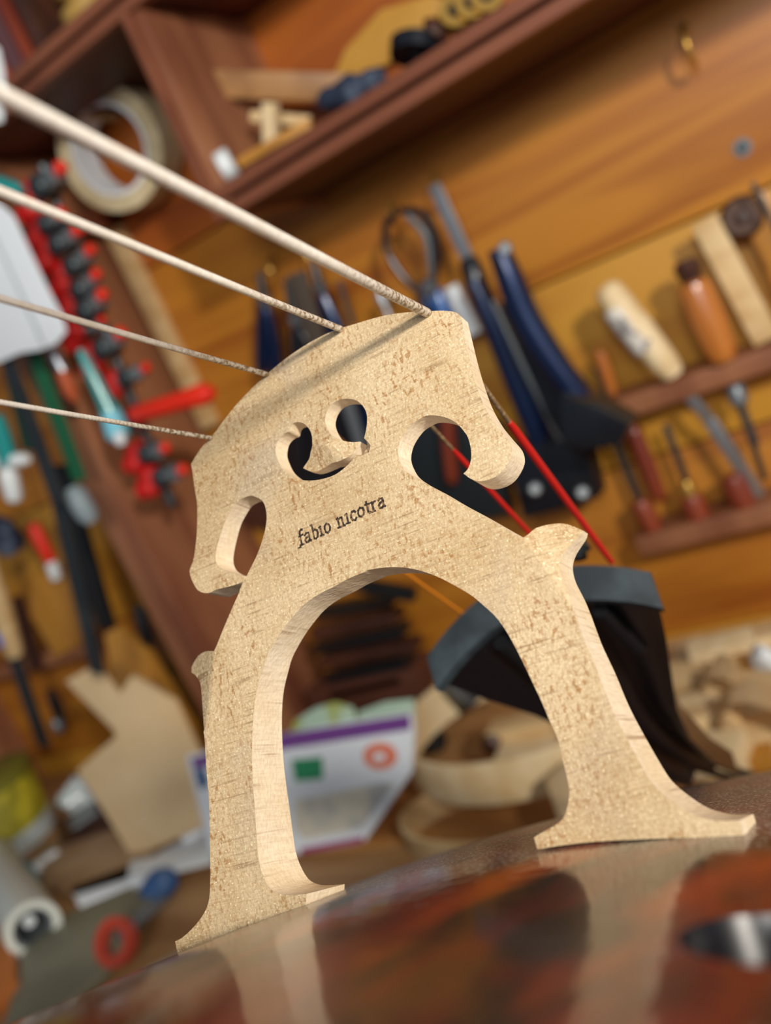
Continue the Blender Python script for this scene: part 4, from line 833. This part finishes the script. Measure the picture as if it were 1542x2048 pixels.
for nm, (x, z), e, r_, rs, fr, silk, lab in strings:
    n0 = Vector((x, 0, z+r_*200))/1000; n0 = Vector((x/1000, 0, z/1000+r_*.2))
    y1 = thick(z/1000); en = Vector(e)/1000
    far = n0-UD*.40
    t = thing('cello_string', lab, 'string', matrix=M, group='strings of the cello')
    near = n0-UD*.012; 
    obj('wound_length', tube([far, n0-UD*.2, n0-UD*.1, n0-UD*.05, n0-UD*.02, n0-Vector((0, .0003, 0))], r_, 16, cap=False), STR, t, frame=M)
    nb = n0+Vector((0, y1, 0)); after = en-nb
    obj('afterlength', tube([n0-Vector((0, .0003, 0)), nb, nb+after*.12, nb+after*fr], [r_*.999]+[r_*.95, r_*.62, r_*.6], 14), STRD, t, frame=M)
    obj('silk_wrap', tube([nb+after*fr, nb+after*(fr+.03), nb+after*.6, nb+after*1.01, nb+after*1.06], [r_*.75, r_*1.02, r_*1.02, r_*1.02, r_*.9], 14), silk, t, frame=M)
    if nm == 'A':
        q = [n0-UD*(.006+.00078*k_) for k_ in range(150)]
        bm = bmesh.new()
        for c_ in q: tube([c_, c_-UD*.00042], r_*1.07, 12, bm)
        w_ = obj('winding', bm, STR, t, frame=M); w_['kind'] = 'stuff'

# ------------------------------------------------------------------ tailpiece
tl = thing('tailpiece', 'black cello tailpiece whose broad end is grey, held up by the strings behind the bridge', 'tailpiece', matrix=M)
STN = [(.1045, -5.5, 32, 67.5, 10, 11), (.108, -5.5, 31.5, 67.2, 12, 9), (.125, -6, 28, 63.5, 14, 8), (.15, -7, 22.5, 57, 14, 7), (.175, -8, 16.5, 47.5, 14, 6), (.20, -8, 12.5, 38, 14, 5), (.235, -6.5, 10.5, 26, 12, 4), (.262, -5, 10.5, 20, 10, 4)]
bm = bmesh.new(); rings = []
for (y, xc, hw, zt, th, sag) in STN:
    loop = []
    for k_ in range(17):
        u = -1+2*k_/16; loop.append((xc+hw*u, y, zt-sag*u*u*(.9 if u > 0 else 1.15)))
    for k_ in range(17):
        u = 1-2*k_/16; rid = .32*th*math.exp(-((u-.05)/.12)**2)
        loop.append((xc+hw*.97*u, y, zt-sag*u*u*(.9 if u > 0 else 1.15)-th*(.82+.18*(1-abs(u)))+th*.35*math.exp(-((abs(u-.02)-.42)/.22)**2)))
    rings.append([bm.verts.new(Vector((a/1000, b_, c_/1000))) for a, b_, c_ in loop])
for A_, C_ in zip(rings, rings[1:]):
    for k_ in range(len(A_)): bm.faces.new((A_[k_], A_[(k_+1) % len(A_)], C_[(k_+1) % len(A_)], C_[k_]))
bm.faces.new(rings[-1][::-1]); bm.faces.new(rings[0])
obj('tailpiece_body', bm, EBONY, tl, frame=M, angle=40)
# grey bevelled end plate
bm = bmesh.new(); y, xc, hw, zt, th, sag = STN[0]
def endloop(y, g, thk): return [((xc+hw*g*u)/1000, y, (zt+.3-sag*u*u*(.9 if u > 0 else 1.15))/1000) for u in [-1+k_/8 for k_ in range(17)]]+[((xc+hw*g*u)/1000, y+.001, (zt-sag*u*u*(.9 if u > 0 else 1.15)-thk)/1000) for u in [1-k_/8 for k_ in range(17)]]
r0 = [bm.verts.new(p) for p in endloop(.1020, 1.01, 9.0)]; r1_ = [bm.verts.new(p) for p in endloop(.1052, 1.0, 9.6)]
bm.faces.new(r0); bm.faces.new(r1_[::-1])
for k_ in range(len(r0)): bm.faces.new((r0[k_], r0[(k_+1) % len(r0)], r1_[(k_+1) % len(r0)], r1_[k_]))
obj('grey_end', bm, EBONYG, tl, frame=M, angle=30)
for i, (u, nm) in enumerate([(-19, 'left'), (10, 'right')]):
    obj('fine_tuner', tube([Vector((u/1000, .110, .0545)), Vector((u/1000+.001, .135, .0465))], [.0022, .0030], 12), BLACKP, tl, frame=M)
    obj('tuner_screw', lathe(Vector((u/1000, .106, .068)), Vector((u/1000, .1065, .0725)), [(0, .002), (.4, .0022), (.5, .0035), (1, .003)], 14), DSTEEL, tl, frame=M)
obj('tail_gut', tube(spline([(-.009, .258, .014), (-.006, .285, .0095), (-.003, .318, .0045), (-.002, .332, -.002)], 4), .0016, 10), BLACKP, tl, frame=M)
obj('tail_gut', tube(spline([(-.001, .258, .014), (.001, .285, .0095), (.004, .318, .0045), (.004, .332, -.002)], 4), .0016, 10), BLACKP, tl, frame=M)
